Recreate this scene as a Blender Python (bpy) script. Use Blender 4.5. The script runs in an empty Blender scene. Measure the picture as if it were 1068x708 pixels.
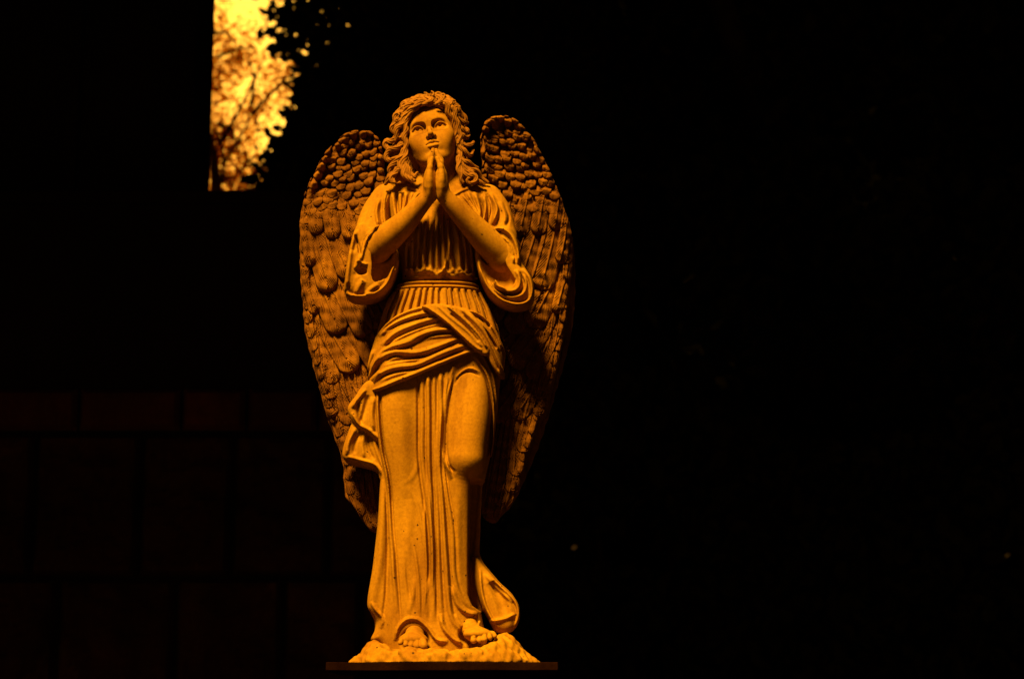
import bpy, math, random, os
import numpy as np
from mathutils import noise as mnoise, Vector

RESF = 1.0
f4 = np.float32
S = 0.00268                                   # one sculpting unit in metres
PITCH = math.radians(11.3)
FPX = 2077.0
CP, SP = math.cos(PITCH), math.sin(PITCH)
CAM = (79.0, -FPX * CP, -72.0)                # in sculpting units


def W(px, py, y=0.0):
    """point of the place seen at photo position px, py at depth y (sculpting units)"""
    v = (354.0 - py) / FPX
    dy, dz = CP - v * SP, SP + v * CP
    t = (y - CAM[1]) / dy
    return (CAM[0] + t * (px - 534.0) / FPX, y, CAM[2] + t * dz)


def WM(px, py, y_m):
    p = W(px, py, y_m / S)
    return Vector((p[0] * S, p[1] * S, p[2] * S))


scene = bpy.context.scene
col = scene.collection

# ------------------------------------------------------------------ volume engine


def smin(a, b, k):
    if k <= 0:
        return np.minimum(a, b)
    h = np.clip(0.5 + 0.5 * (b - a) / k, 0, 1)
    return b + (a - b) * h - k * h * (1 - h)


def smax(a, b, k):
    return -smin(-a, -b, k)


class Vol:
    def __init__(s, lo, hi, h):
        h = h * RESF
        s.h = h
        s.lo = np.array(lo, float)
        n = [int(math.ceil((hi[i] - lo[i]) / h)) + 1 for i in range(3)]
        s.ax = [(lo[i] + h * np.arange(n[i])).astype(f4) for i in range(3)]
        s.F = np.full(n, 40.0, f4)

    def grid(s, sl=(slice(None),) * 3):
        return (s.ax[0][sl[0]][:, None, None], s.ax[1][sl[1]][None, :, None], s.ax[2][sl[2]][None, None, :])

    def put(s, fn, lo, hi, k=0.0, mode='u'):
        sl = []
        for i in range(3):
            a = max(0, int((lo[i] - k - s.lo[i]) / s.h) - 2)
            b = min(len(s.ax[i]), int((hi[i] + k - s.lo[i]) / s.h) + 3)
            if b <= a:
                return
            sl.append(slice(a, b))
        sl = tuple(sl)
        d = fn(*s.grid(sl)).astype(f4)
        A = s.F[sl]
        if mode == 'u':
            s.F[sl] = smin(A, d, k)
        elif mode == 's':
            s.F[sl] = smax(A, -d, k)

    def ell(s, c, r, k=0.0, mode='u', R=None):
        m = max(r) * 1.0
        ext = r if R is None else (m, m, m)
        R_ = None if R is None else np.array(R)

        def fn(X, Y, Z):
            x, y, z = X - c[0], Y - c[1], Z - c[2]
            if R_ is not None:
                x, y, z = (R_[0][0] * x + R_[0][1] * y + R_[0][2] * z, R_[1][0] * x + R_[1][1] * y + R_[1][2] * z,
                           R_[2][0] * x + R_[2][1] * y + R_[2][2] * z)
            q = np.sqrt((x / r[0]) ** 2 + (y / r[1]) ** 2 + (z / r[2]) ** 2) + 1e-6
            L = np.sqrt(x * x + y * y + z * z)
            return np.where(q < 0.05, -min(r), L * (1 - 1 / q))
        s.put(fn, [c[i] - ext[i] for i in range(3)], [c[i] + ext[i] for i in range(3)], k, mode)

    def cone(s, a, b, ra, rb, k=0.0, mode='u', reach=0.0):
        a = np.array(a, float)
        b = np.array(b, float)
        ab = b - a
        L2 = float(ab @ ab) + 1e-9
        rm = max(ra, rb)

        def fn(X, Y, Z):
            x, y, z = X - a[0], Y - a[1], Z - a[2]
            t = np.clip((x * ab[0] + y * ab[1] + z * ab[2]) / L2, 0, 1)
            return np.sqrt((x - t * ab[0]) ** 2 + (y - t * ab[1]) ** 2 + (z - t * ab[2]) ** 2) - (ra + t * (rb - ra))
        s.put(fn, np.minimum(a, b) - rm - reach, np.maximum(a, b) + rm + reach, k, mode)

    def chain(s, pts, rad, k=0.0, mode='u', step=4.0, smooth=True):
        P, R = resample(pts, rad, step, smooth)
        s.tube(P, R, k, mode)

    def tube(s, P, R, k=0.0, mode='u'):
        pad = R.max() + k + 2 * s.h
        sl = []
        for i in range(3):
            a = max(0, int((P[:, i].min() - pad - s.lo[i]) / s.h))
            b = min(len(s.ax[i]), int((P[:, i].max() + pad - s.lo[i]) / s.h) + 2)
            if b <= a:
                return
            sl.append(slice(a, b))
        sub = Vol.__new__(Vol)
        sub.h = s.h
        sub.ax = [s.ax[i][sl[i]] for i in range(3)]
        sub.lo = np.array([ax[0] for ax in sub.ax], float)
        sub.F = np.full([len(a) for a in sub.ax], 40.0, f4)
        for i in range(len(P) - 1):
            sub.cone(P[i], P[i + 1], R[i], R[i + 1], 0.0, reach=k + 1.5 * s.h)
        sl = tuple(sl)
        A = s.F[sl]
        s.F[sl] = smin(A, sub.F, k) if mode == 'u' else smax(A, -sub.F, k)


def catmull(P, n):
    P = np.asarray(P, float)
    if len(P) < 3:
        t = np.linspace(0, 1, n + 1)[:, None]
        return P[0] * (1 - t) + P[-1] * t
    Q = np.vstack([2 * P[0] - P[1], P, 2 * P[-1] - P[-2]])
    out = []
    for i in range(1, len(Q) - 2):
        t = np.linspace(0, 1, n, endpoint=False)[:, None]
        a, b, c, d = Q[i - 1], Q[i], Q[i + 1], Q[i + 2]
        out.append(0.5 * (2 * b + (c - a) * t + (2 * a - 5 * b + 4 * c - d) * t * t + (3 * b - a - 3 * c + d) * t ** 3))
    out.append(P[-1:])
    return np.vstack(out)


def resample(pts, rad, step, smooth=True):
    pts = np.asarray(pts, float)
    if np.isscalar(rad):
        rad = [rad] * len(pts)
    rad = np.asarray(rad, float)
    if len(rad) != len(pts):
        rad = np.interp(np.linspace(0, 1, len(pts)), np.linspace(0, 1, len(rad)), rad)
    A = np.hstack([pts, rad[:, None]])
    if smooth and len(pts) > 2:
        A = catmull(A, 12)
    seg = np.linalg.norm(np.diff(A[:, :-1], axis=0), axis=1)
    L = np.concatenate([[0], np.cumsum(seg)])
    n = max(1, int(round(L[-1] / step)))
    t = np.linspace(0, L[-1], n + 1)
    B = np.stack([np.interp(t, L, A[:, j]) for j in range(A.shape[1])], 1)
    return B[:, :-1], B[:, -1]


def net(F, lo, h):
    """surface nets: vertices, quads of the zero level of F"""
    I = F < 0
    nx, ny, nz = F.shape
    c = np.zeros((nx - 1, ny - 1, nz - 1), np.int8)
    for a in (0, 1):
        for b in (0, 1):
            for d in (0, 1):
                c += I[a:nx - 1 + a, b:ny - 1 + b, d:nz - 1 + d]
    act = np.argwhere((c > 0) & (c < 8)).astype(np.int32)
    N = len(act)
    idx = np.full(c.shape, -1, np.int32)
    idx[act[:, 0], act[:, 1], act[:, 2]] = np.arange(N)
    corner = {}
    for a in (0, 1):
        for b in (0, 1):
            for d in (0, 1):
                corner[(a, b, d)] = F[act[:, 0] + a, act[:, 1] + b, act[:, 2] + d]
    acc = np.zeros((N, 3))
    cnt = np.zeros(N)
    keys = list(corner)
    for k1 in keys:
        for ax in range(3):
            if k1[ax] == 0:
                k2 = list(k1)
                k2[ax] = 1
                v1, v2 = corner[k1], corner[tuple(k2)]
                m = (v1 < 0) != (v2 < 0)
                t = np.where(m, v1 / (v1 - v2 + 1e-20), 0)
                p = np.tile(np.array(k1, float), (N, 1))
                p[:, ax] = t
                acc += np.where(m[:, None], p, 0)
                cnt += m
    V = (act + acc / np.maximum(cnt, 1)[:, None]) * h + np.array(lo)
    quads = []
    for ax in range(3):
        o1, o2 = (ax + 1) % 3, (ax + 2) % 3
        s0 = [slice(1, -1)] * 3
        s1 = [slice(1, -1)] * 3
        s0[ax] = slice(0, -1)
        s1[ax] = slice(1, None)
        A, B = I[tuple(s0)], I[tuple(s1)]
        e = np.argwhere(A != B).astype(np.int32)
        inside_low = A[e[:, 0], e[:, 1], e[:, 2]]
        base = e.copy()
        base[:, o1] += 1
        base[:, o2] += 1
        q = []
        for d1, d2 in ((-1, -1), (0, -1), (0, 0), (-1, 0)):
            p = base.copy()
            p[:, o1] += d1
            p[:, o2] += d2
            q.append(idx[p[:, 0], p[:, 1], p[:, 2]])
        q = np.stack(q, 1)
        q[~inside_low] = q[~inside_low][:, ::-1]
        quads.append(q)
    return V, np.vstack(quads)


def mesh_from(name, V, Q, mat, parent=None, scale=S, smooth=True, origin=(0, 0, 0)):
    V = (np.asarray(V, float) * scale - np.array(origin)).astype(f4)
    me = bpy.data.meshes.new(name)
    n, m, k = len(V), len(Q), Q.shape[1]
    me.vertices.add(n)
    me.vertices.foreach_set('co', V.ravel())
    me.loops.add(m * k)
    me.loops.foreach_set('vertex_index', Q.astype(np.int32).ravel())
    me.polygons.add(m)
    me.polygons.foreach_set('loop_start', np.arange(0, m * k, k, dtype=np.int32))
    me.polygons.foreach_set('use_smooth', np.full(m, smooth, bool))
    me.update(calc_edges=True)
    me.validate()
    me.materials.append(mat)
    o = bpy.data.objects.new(name, me)
    col.objects.link(o)
    o.parent = parent
    return o


def vol_obj(name, v, mat, parent=None, smooth_it=3):
    V, Q = net(v.F, v.lo, v.h)
    # light volume-keeping smoothing takes the grid steps out
    for lam in (0.5, -0.52) * smooth_it:
        acc = np.zeros_like(V)
        cnt = np.zeros(len(V))
        for j in range(4):
            a, b = Q[:, j], Q[:, (j + 1) % 4]
            for ax in range(3):
                acc[:, ax] += np.bincount(a, V[b, ax], len(V))
            cnt += np.bincount(a, minlength=len(V))
        V = V + lam * (acc / np.maximum(cnt, 1)[:, None] - V)
    # drop loose crumbs
    lab = np.arange(len(V))
    for _ in range(60):
        m = lab[Q].min(1)
        new = lab.copy()
        for j in range(4):
            np.minimum.at(new, Q[:, j], m)
        new = new[new]
        if np.array_equal(new, lab):
            break
        lab = new
        for _2 in range(3):
            lab = lab[lab]
    u, c = np.unique(lab, return_counts=True)
    good = set(u[c > max(200, 0.02 * len(V))])
    ok = np.isin(lab, list(good))
    Q = Q[ok[Q[:, 0]]]
    used = np.zeros(len(V), bool)
    used[Q.ravel()] = True
    remap = np.cumsum(used) - 1
    o = mesh_from(name, V[used], remap[Q], mat, parent)
    print("PART", name, v.F.shape, len(Q), flush=True)
    return o


# 2-D relief on the x-z grid
class Rel:
    def __init__(s, v):
        s.x, s.z = v.ax[0], v.ax[2]
        s.h = v.h
        s.H = np.zeros((len(s.x), len(s.z)), f4)

    def dist(s, pts, wmax, step=4.0, smooth=True):
        """nearest distance, signed side, arc length and fraction round a polyline"""
        P, _ = resample(pts, 0.0, step, smooth)
        i0 = max(0, int((P[:, 0].min() - wmax - s.x[0]) / s.h))
        i1 = min(len(s.x), int((P[:, 0].max() + wmax - s.x[0]) / s.h) + 2)
        j0 = max(0, int((P[:, 1].min() - wmax - s.z[0]) / s.h))
        j1 = min(len(s.z), int((P[:, 1].max() + wmax - s.z[0]) / s.h) + 2)
        if i1 <= i0 or j1 <= j0:
            return None
        X = s.x[i0:i1][:, None]
        Z = s.z[j0:j1][None, :]
        D = np.full((i1 - i0, j1 - j0), 1e6, f4)
        T = np.zeros_like(D)
        G = np.zeros_like(D)
        seg = np.linalg.norm(np.diff(P, axis=0), axis=1)
        L = np.concatenate([[0], np.cumsum(seg)])
        for i in range(len(P) - 1):
            a, b = P[i], P[i + 1]
            ab = b - a
            l2 = float(ab @ ab) + 1e-9
            x, z = X - a[0], Z - a[1]
            t = np.clip((x * ab[0] + z * ab[1]) / l2, 0, 1)
            d = np.sqrt((x - t * ab[0]) ** 2 + (z - t * ab[1]) ** 2)
            m = d < D
            D = np.where(m, d, D)
            T = np.where(m, L[i] + t * seg[i], T)
            G = np.where(m, np.sign(x * ab[1] - z * ab[0]), G)
        return (slice(i0, i1), slice(j0, j1)), D, T, G, L[-1]

    def stroke(s, pts, w, a, taper=(0.25, 0.25), p=1.0, mode='add', smooth=True):
        r = s.dist(pts, w * 1.1, smooth=smooth)
        if r is None:
            return
        sl, D, T, G, L = r
        t = T / max(L, 1e-6)
        k = np.ones_like(t)
        if taper[0] > 0:
            k = k * np.clip(t / taper[0], 0.0, 1) ** 0.7
        if taper[1] > 0:
            k = k * np.clip((1 - t) / taper[1], 0.0, 1) ** 0.7
        d = np.clip(D / w, 0, 1)
        hh = a * k * (0.5 + 0.5 * np.cos(np.pi * d)) ** p
        if mode == 'add':
            s.H[sl] += hh
        elif mode == 'max':
            s.H[sl] = np.maximum(s.H[sl], hh)

    def step(s, pts, w, a, side=1, fall=12.0, taper=(0.2, 0.2), smooth=True):
        """a fold edge: raised on one side, falling off smoothly, a sharp drop at the line"""
        r = s.dist(pts, fall * 1.1, smooth=smooth)
        if r is None:
            return
        sl, D, T, G, L = r
        t = T / max(L, 1e-6)
        k = np.clip(t / max(taper[0], 1e-3), 0, 1) * np.clip((1 - t) / max(taper[1], 1e-3), 0, 1)
        sd = D * G * side
        up = np.clip(1 - sd / fall, 0, 1) ** 1.5 * (sd >= 0)
        dn = np.clip(1 + sd / w, 0, 1) ** 2 * (sd < 0)
        s.H[sl] += a * k * (up + dn * 1.0)


def polysd(X, Z, pts):
    """signed distance to a closed polygon (negative inside); X, Z broadcastable"""
    pts = np.asarray(pts, float)
    n = len(pts)
    D = None
    inside = None
    for i in range(n):
        a, b = pts[i], pts[(i + 1) % n]
        ab = b - a
        l2 = float(ab @ ab) + 1e-9
        x, z = X - a[0], Z - a[1]
        t = np.clip((x * ab[0] + z * ab[1]) / l2, 0, 1)
        d = (x - t * ab[0]) ** 2 + (z - t * ab[1]) ** 2
        D = d if D is None else np.minimum(D, d)
        with np.errstate(divide='ignore', invalid='ignore'):
            xc = a[0] + (Z - a[1]) * ab[0] / (ab[1] if abs(ab[1]) > 1e-9 else 1e-9)
        cr = ((a[1] > Z) != (b[1] > Z)) & (X < xc)
        inside = cr if inside is None else inside ^ cr
    return np.where(inside, -np.sqrt(D), np.sqrt(D)).astype(f4)


def xz(pts, y=0.0):
    return np.array([[W(p[0], p[1], y)[0], W(p[0], p[1], y)[2]] for p in pts])


def smoothpoly(pts, n=5):
    P = np.asarray(pts, float)
    Q = np.vstack([P[-2:], P, P[:3]])
    out = []
    for i in range(2, len(P) + 2):
        t = np.linspace(0, 1, n, endpoint=False)[:, None]
        a, b, c, d = Q[i - 1], Q[i], Q[i + 1], Q[i + 2] if i + 2 < len(Q) else Q[-1]
        out.append(0.5 * (2 * b + (c - a) * t + (2 * a - 5 * b + 4 * c - d) * t * t + (3 * b - a - 3 * c + d) * t ** 3))
    return np.vstack(out)


def wp(px, py, y):
    return np.array(W(px, py, y))


# ------------------------------------------------------------------ materials
def new_mat(name):
    m = bpy.data.materials.new(name)
    m.use_nodes = True
    nt = m.node_tree
    nt.nodes.clear()
    out = nt.nodes.new('ShaderNodeOutputMaterial')
    b = nt.nodes.new('ShaderNodeBsdfPrincipled')
    nt.links.new(b.outputs[0], out.inputs[0])
    return m, nt, b, out


def N(nt, t, **kw):
    n = nt.nodes.new(t)
    for k, v in kw.items():
        if k in n.inputs:
            n.inputs[k].default_value = v
        else:
            setattr(n, k, v)
    return n


def ramp(nt, src, stops):
    r = nt.nodes.new('ShaderNodeValToRGB')
    e = r.color_ramp.elements
    while len(e) < len(stops):
        e.new(0.5)
    for i, (p, c) in enumerate(stops):
        e[i].position = p
        e[i].color = (*c, 1) if len(c) == 3 else c
    nt.links.new(src, r.inputs[0])
    return r


def stone_mat(name, c1, c2, c3, rough=0.85, scale=1.0, bump=0.35, pits=True, spec=0.15):
    m, nt, b, out = new_mat(name)
    tc = N(nt, 'ShaderNodeTexCoord')
    big = N(nt, 'ShaderNodeTexNoise', Scale=5.0 * scale, Detail=5.0, Roughness=0.6)
    fine = N(nt, 'ShaderNodeTexNoise', Scale=120.0 * scale, Detail=6.0, Roughness=0.7)
    for n in (big, fine):
        nt.links.new(tc.outputs['Object'], n.inputs['Vector'])
    r = ramp(nt, big.outputs[0], [(0.3, c1), (0.55, c2), (0.75, c3)])
    mx = N(nt, 'ShaderNodeMix', data_type='RGBA', blend_type='MULTIPLY')
    mx.inputs[0].default_value = 0.55
    nt.links.new(r.outputs[0], mx.inputs[6])
    fr = ramp(nt, fine.outputs[0], [(0.3, (0.55, 0.5, 0.45)), (0.62, (1.1, 1.1, 1.1))])
    nt.links.new(fr.outputs[0], mx.inputs[7])
    mpn = N(nt, 'ShaderNodeMapping')
    mpn.inputs['Scale'].default_value = (16.0 * scale, 16.0 * scale, 2.2 * scale)
    nt.links.new(tc.outputs['Object'], mpn.inputs['Vector'])
    stn = N(nt, 'ShaderNodeTexNoise', Scale=1.0, Detail=5.0, Roughness=0.65)
    nt.links.new(mpn.outputs[0], stn.inputs['Vector'])
    sr = ramp(nt, stn.outputs[0], [(0.34, (0.58, 0.48, 0.35)), (0.52, (1.0, 1.0, 1.0)), (0.70, (1.12, 1.15, 1.15))])
    mz = N(nt, 'ShaderNodeMix', data_type='RGBA', blend_type='MULTIPLY')
    mz.inputs[0].default_value = 0.6
    nt.links.new(mx.outputs[2], mz.inputs[6])
    nt.links.new(sr.outputs[0], mz.inputs[7])
    last = mz.outputs[2]
    bm = N(nt, 'ShaderNodeBump', Strength=min(1.0, bump * 1.6), Distance=0.0015)
    nt.links.new(fine.outputs[0], bm.inputs['Height'])
    nrm = bm
    if pits:
        vo = N(nt, 'ShaderNodeTexVoronoi', Scale=52.0 * scale)
        dn = N(nt, 'ShaderNodeTexNoise', Scale=90.0 * scale, Detail=3.0)
        nt.links.new(tc.outputs['Object'], dn.inputs['Vector'])
        dm = N(nt, 'ShaderNodeVectorMath', operation='MULTIPLY_ADD')
        nt.links.new(dn.outputs['Color'], dm.inputs[0])
        dm.inputs[1].default_value = (0.010, 0.010, 0.010)
        nt.links.new(tc.outputs['Object'], dm.inputs[2])
        nt.links.new(dm.outputs[0], vo.inputs['Vector'])
        # only a few of the cells hold a pit
        sel = N(nt, 'ShaderNodeSeparateColor')
        nt.links.new(vo.outputs['Color'], sel.inputs[0])
        thr = N(nt, 'ShaderNodeMath', operation='MULTIPLY')
        pw = N(nt, 'ShaderNodeMath', operation='GREATER_THAN')
        nt.links.new(sel.outputs[0], pw.inputs[0])
        pw.inputs[1].default_value = 0.62
        nt.links.new(pw.outputs[0], thr.inputs[0])
        sz = N(nt, 'ShaderNodeMath', operation='MULTIPLY')
        nt.links.new(sel.outputs[1], sz.inputs[0])
        sz.inputs[1].default_value = 0.19
        nt.links.new(sz.outputs[0], thr.inputs[1])
        lt = N(nt, 'ShaderNodeMath', operation='LESS_THAN')
        nt.links.new(vo.outputs['Distance'], lt.inputs[0])
        nt.links.new(thr.outputs[0], lt.inputs[1])
        mp = N(nt, 'ShaderNodeMix', data_type='RGBA', blend_type='MIX')
        nt.links.new(lt.outputs[0], mp.inputs[0])
        nt.links.new(last, mp.inputs[6])
        mp.inputs[7].default_value = (0.06, 0.025, 0.006, 1)
        last = mp.outputs[2]
        b2 = N(nt, 'ShaderNodeBump', Strength=0.8, Distance=0.002, invert=True)
        nt.links.new(lt.outputs[0], b2.inputs['Height'])
        nt.links.new(bm.outputs[0], b2.inputs['Normal'])
        nrm = b2
    nt.links.new(last, b.inputs['Base Color'])
    nt.links.new(nrm.outputs[0], b.inputs['Normal'])
    b.inputs['Roughness'].default_value = rough
    b.inputs['Specular IOR Level'].default_value = spec
    return m


M = {}
M['stone'] = stone_mat('cast_stone', (0.25, 0.105, 0.0035), (0.35, 0.165, 0.006), (0.43, 0.215, 0.009))
M['skin'] = stone_mat('cast_stone_smooth', (0.27, 0.115, 0.004), (0.35, 0.162, 0.006), (0.42, 0.205, 0.009), bump=0.2)
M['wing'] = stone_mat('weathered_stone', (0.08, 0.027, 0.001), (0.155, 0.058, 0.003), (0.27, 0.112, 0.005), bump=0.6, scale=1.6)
M['hair'] = stone_mat('hair_stone', (0.20, 0.08, 0.009), (0.27, 0.115, 0.014), (0.33, 0.15, 0.022), bump=0.4, pits=False)
M['slab'] = stone_mat('dark_slab', (0.004, 0.001, 0.0004), (0.012, 0.004, 0.001), (0.035, 0.010, 0.001), bump=1.0, scale=1.0, pits=False, spec=0.01)


def tag(o, label=None, cat=None, group=None, kind=None):
    for k, v in (('label', label), ('category', cat), ('group', group), ('kind', kind)):
        if v:
            o[k] = v
    return o


def empty(name, loc=(0, 0, 0)):
    o = bpy.data.objects.new(name, None)
    o.location = loc
    col.objects.link(o)
    return o


def want(n):
    return True


angel = empty('angel_statue')
tag(angel, 'ochre stone statue of a praying robed angel with long wings, on the dark plinth', 'statue')

# ================================================================== body loft shared by robe and sash
ROWS = [  # photo row, left edge, right edge, depth to the front, depth to the back
    (186, 436, 480, 16, 16), (192, 424, 490, 20, 20), (198, 408, 503, 24, 24), (210, 401, 513, 30, 28), (230, 403, 512, 35, 30),
    (255, 408, 507, 36, 30), (275, 415, 500, 33, 28), (288, 421, 495, 29, 26), (297, 418, 497, 29, 26),
    (310, 406, 503, 31, 28), (325, 400, 513, 33, 31), (345, 394, 521, 35, 34), (370, 389, 524, 36, 36),
    (400, 391, 521, 35, 36), (430, 394, 518, 34, 36), (470, 396, 512, 33, 36), (500, 398, 505, 32, 36), (540, 396, 502, 32, 36),
    (580, 392, 500, 33, 37), (615, 389, 500, 35, 38), (640, 389, 502, 37, 40), (655, 392, 505, 39, 42), (668, 394, 508, 40, 43), (680, 398, 508, 40, 43)]
_r = np.array([[W(r[1], r[0])[2], W(r[1], r[0])[0], W(r[2], r[0])[0], r[3], r[4]] for r in ROWS])[::-1]


def _pchip(z, col_):
    zz = np.linspace(_r[0, 0], _r[-1, 0], 400)
    v = np.interp(zz, _r[:, 0], _r[:, col_])
    k = np.hanning(15)
    k /= k.sum()
    v = np.convolve(np.pad(v, 7, mode='edge'), k, 'valid')
    return np.interp(z, zz, v)


def loft(X, Y, Z, n=2.3):
    z = Z.ravel()
    xl, xr = _pchip(z, 1), _pchip(z, 2)
    cx = ((xl + xr) / 2).astype(f4)[None, None, :]
    rx = ((xr - xl) / 2).astype(f4)[None, None, :]
    rf = _pchip(z, 3).astype(f4)[None, None, :]
    rb = _pchip(z, 4).astype(f4)[None, None, :]
    u = np.abs(X - cx)
    v = np.abs(Y)
    ry = np.where(Y < 0, rf, rb)
    q = ((u / rx) ** n + (v / ry) ** n) ** (1.0 / n) + 1e-5
    L = np.sqrt(u * u + v * v)
    return np.where(q < 0.1, -20, L * (1 - 1 / q)).astype(f4)


FY = -34.0      # nominal depth of the front of the body


def fx(pts, y=FY):
    return xz(pts, y)


def front_weight(Y, y0=-6.0, w=16.0):
    t = np.clip((y0 + w / 2 - Y) / w, 0, 1)
    return t * t * (3 - 2 * t)


# ================================================================== ROBE
COLLAR_R = [((403, 197), (401, 212), (402, 232), (408, 245)), ((409, 196), (410, 212), (413, 228)), ((416, 196), (417, 210), (417, 226)),
              ((423, 197), (422, 210), (419, 226)), ((430, 198), (427, 210), (423, 222)), ((436, 199), (432, 208), (428, 216)),
              ((396, 206), (393, 222), (396, 240)), ((476, 203), (488, 218), (500, 236)), ((481, 200), (494, 216), (503, 234)),
              ((487, 197), (496, 214), (503, 232)), ((494, 196), (500, 214), (502, 236)), ((503, 197), (507, 214), (503, 238)),
              ((511, 200), (519, 218), (514, 236))]
COLLAR_G = [((406, 198), (405, 212), (408, 236)), ((413, 197), (414, 210), (416, 228)), ((420, 198), (420, 212), (418, 226)),
              ((427, 199), (425, 210), (421, 222)), ((498, 199), (503, 216), (502, 236)), ((508, 200), (513, 216), (509, 238)),
              ((484, 201), (496, 218), (503, 234)), ((490, 200), (498, 216), (503, 232))]


def build_robe(parent):
    v = Vol((-75, -62, 4), (92, 52, 512), 0.7)
    full = v.grid()
    v.F = np.maximum(loft(*full), 0) + np.minimum(loft(*full), 0)
    v.F = v.F.astype(f4)
    zt = W(455, 188)[2]
    # shoulders
    v.cone(wp(420, 202, 0), wp(398, 216, -2), 14, 15, 8)
    v.cone(wp(492, 201, 0), wp(514, 214, -2), 14, 14, 8)
    # bust under the crossed forearms
    v.ell(wp(434, 240, -20), (20, 19, 22), 10)
    v.ell(wp(480, 240, -20), (20, 19, 22), 10)
    # thighs and legs
    v.chain([wp(417, 385, -12), wp(414, 430, -18), wp(418, 480, -17), wp(424, 540, -13), wp(427, 620, -10)], [23, 22, 19, 15, 13], 9, step=2)
    v.chain([wp(491, 388, -10), wp(489, 430, -20), wp(485, 478, -30)], [21, 22, 19], 7)
    v.chain([wp(485, 480, -27), wp(478, 520, -22), wp(477, 600, -14), wp(482, 640, -8)], [17, 13.5, 11, 12], 8)
    # hollow beside the shin, right of the knee
    X, Y, Z = v.grid()
    PC = polysd(X[:, 0, :], Z[:, 0, :], fx([(490, 500), (488.5, 540), (487.5, 590), (488, 620), (492, 631), (500, 635), (530, 630), (530, 498), (505, 497)], -30))[:, None, :]
    v.F = smax(v.F, -smax(PC, Y - 12, 3), 2.0).astype(f4)
    # train trailing at the right
    tr = smoothpoly(fx([(496, 580), (507, 592), (520, 607), (534, 620), (541, 634), (540, 650), (531, 660), (517, 658), (508, 642), (500, 625), (494, 600)], 0))
    X, Y, Z = v.grid()
    P2 = polysd(X[:, 0, :], Z[:, 0, :], tr)[:, None, :]

    def ftr(X_, Y_, Z_):
        yc = 8 + (Z_ - 60) * 0.10
        return smax(P2, np.abs(Y_ - yc) - 20, 14)
    v.F = smin(v.F, ftr(X, Y, Z), 5)
    # flare at the lower left
    fl = smoothpoly(fx([(402, 480), (396, 540), (390, 590), (384, 628), (388, 640), (397, 648), (392, 658), (388, 668), (400, 672), (420, 668), (416, 600), (412, 520)], 0))
    P3 = polysd(X[:, 0, :], Z[:, 0, :], fl)[:, None, :]
    v.F = smin(v.F, smax(P3, np.abs(Y + 2) - 22, 12), 5)

    # ---------- relief
    R = Rel(v)
    # collar folds, left of the arms
    for a in COLLAR_R:
        R.stroke(fx(a), 3.6, 4.4, (0.2, 0.15), 1.0)
    for a in COLLAR_G:
        R.stroke(fx(a), 2.3, -3.6, (0.2, 0.1))
    # neckline rims
    R.stroke(fx(((427, 192), (436, 198), (446, 212))), 2.5, 2.4, (0.1, 0.3))
    R.stroke(fx(((489, 193), (480, 198), (470, 206))), 3.0, 3.0, (0.1, 0.3))
    # bodice pleats between the forearms, gathered at the belt
    tops = [(456, 212), (452, 216), (460, 216), (446, 222), (466, 223), (438, 231), (474, 232), (430, 240), (482, 241), (424, 250), (490, 252), (498, 268)]
    bots = [(456, 283), (449, 284), (464, 284), (441, 284), (472, 284), (434, 281), (480, 282), (428, 281), (487, 282), (423, 280), (493, 284), (498, 286)]
    rnd = random.Random(4)
    for t, b in zip(tops, bots):
        mx_ = (t[0] * 0.5 + b[0] * 0.5 + rnd.uniform(-1.5, 1.5), (t[1] + b[1]) / 2)
        R.stroke(fx((t, mx_, b)), 3.9, 4.0, (0.25, 0.05), 0.9)
        g0 = (t[0] + 3.9, t[1] + 5)
        R.stroke(fx((g0, (mx_[0] + 3.8, mx_[1]), (b[0] + 3.8, b[1]))), 2.6, -3.0, (0.2, 0.1))
    # teardrop ends that bulge over the belt
    for cx_, cy_ in [(441, 283), (448, 280), (455, 284), (463, 282), (471, 285), (478, 281), (432, 281), (486, 283), (425, 280)]:
        R.stroke(fx(((cx_ - 3.0, cy_ + rnd.uniform(-1, 1)), (cx_ + 2.5, cy_ + rnd.uniform(0, 2)))), 5.0, 3.2, (0, 0), 0.8)
    R.stroke(fx(((438, 250), (441, 270), (446, 282), (452, 285))), 3, 3.0, (0.2, 0.1))
    R.stroke(fx(((470, 250), (467, 270), (462, 282), (457, 286))), 3, 3.0, (0.2, 0.1))
    # belt: two cords and a groove over each
    R.stroke(fx(((412, 289), (455, 290), (504, 289))), 2.6, -4.0, (0, 0), 0.8)
    R.stroke(fx(((412, 292.5), (455, 293.3), (504, 292.5))), 2.0, 2.6, (0, 0))
    R.stroke(fx(((412, 297), (455, 297.5), (504, 297))), 2.0, 2.4, (0, 0))
    # pleats below the belt
    xs = [412, 418, 424, 430, 437, 443, 449.5, 456, 463, 469, 475.5, 482, 488, 494, 500]
    for i, x in enumerate(xs):
        x += rnd.uniform(-0.8, 0.8)
        hk = rnd.uniform(0.65, 1.2)
        s_ = (x - 456) * 0.13
        R.stroke(fx(((x, 299.5), (x + s_ * 0.6, 308), (x + s_ * 1.6, 320), (x + s_ * 3, 345))), 3.1, 3.4 * hk, (0.02, 0.1), 0.6)
        R.stroke(fx(((x + 3.2, 299.5), (x + 3.2 + s_ * 0.6, 308), (x + 3.2 + s_ * 1.6, 320), (x + 3.2 + s_ * 3, 345))), 1.7, -2.4, (0.02, 0.1))
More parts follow.
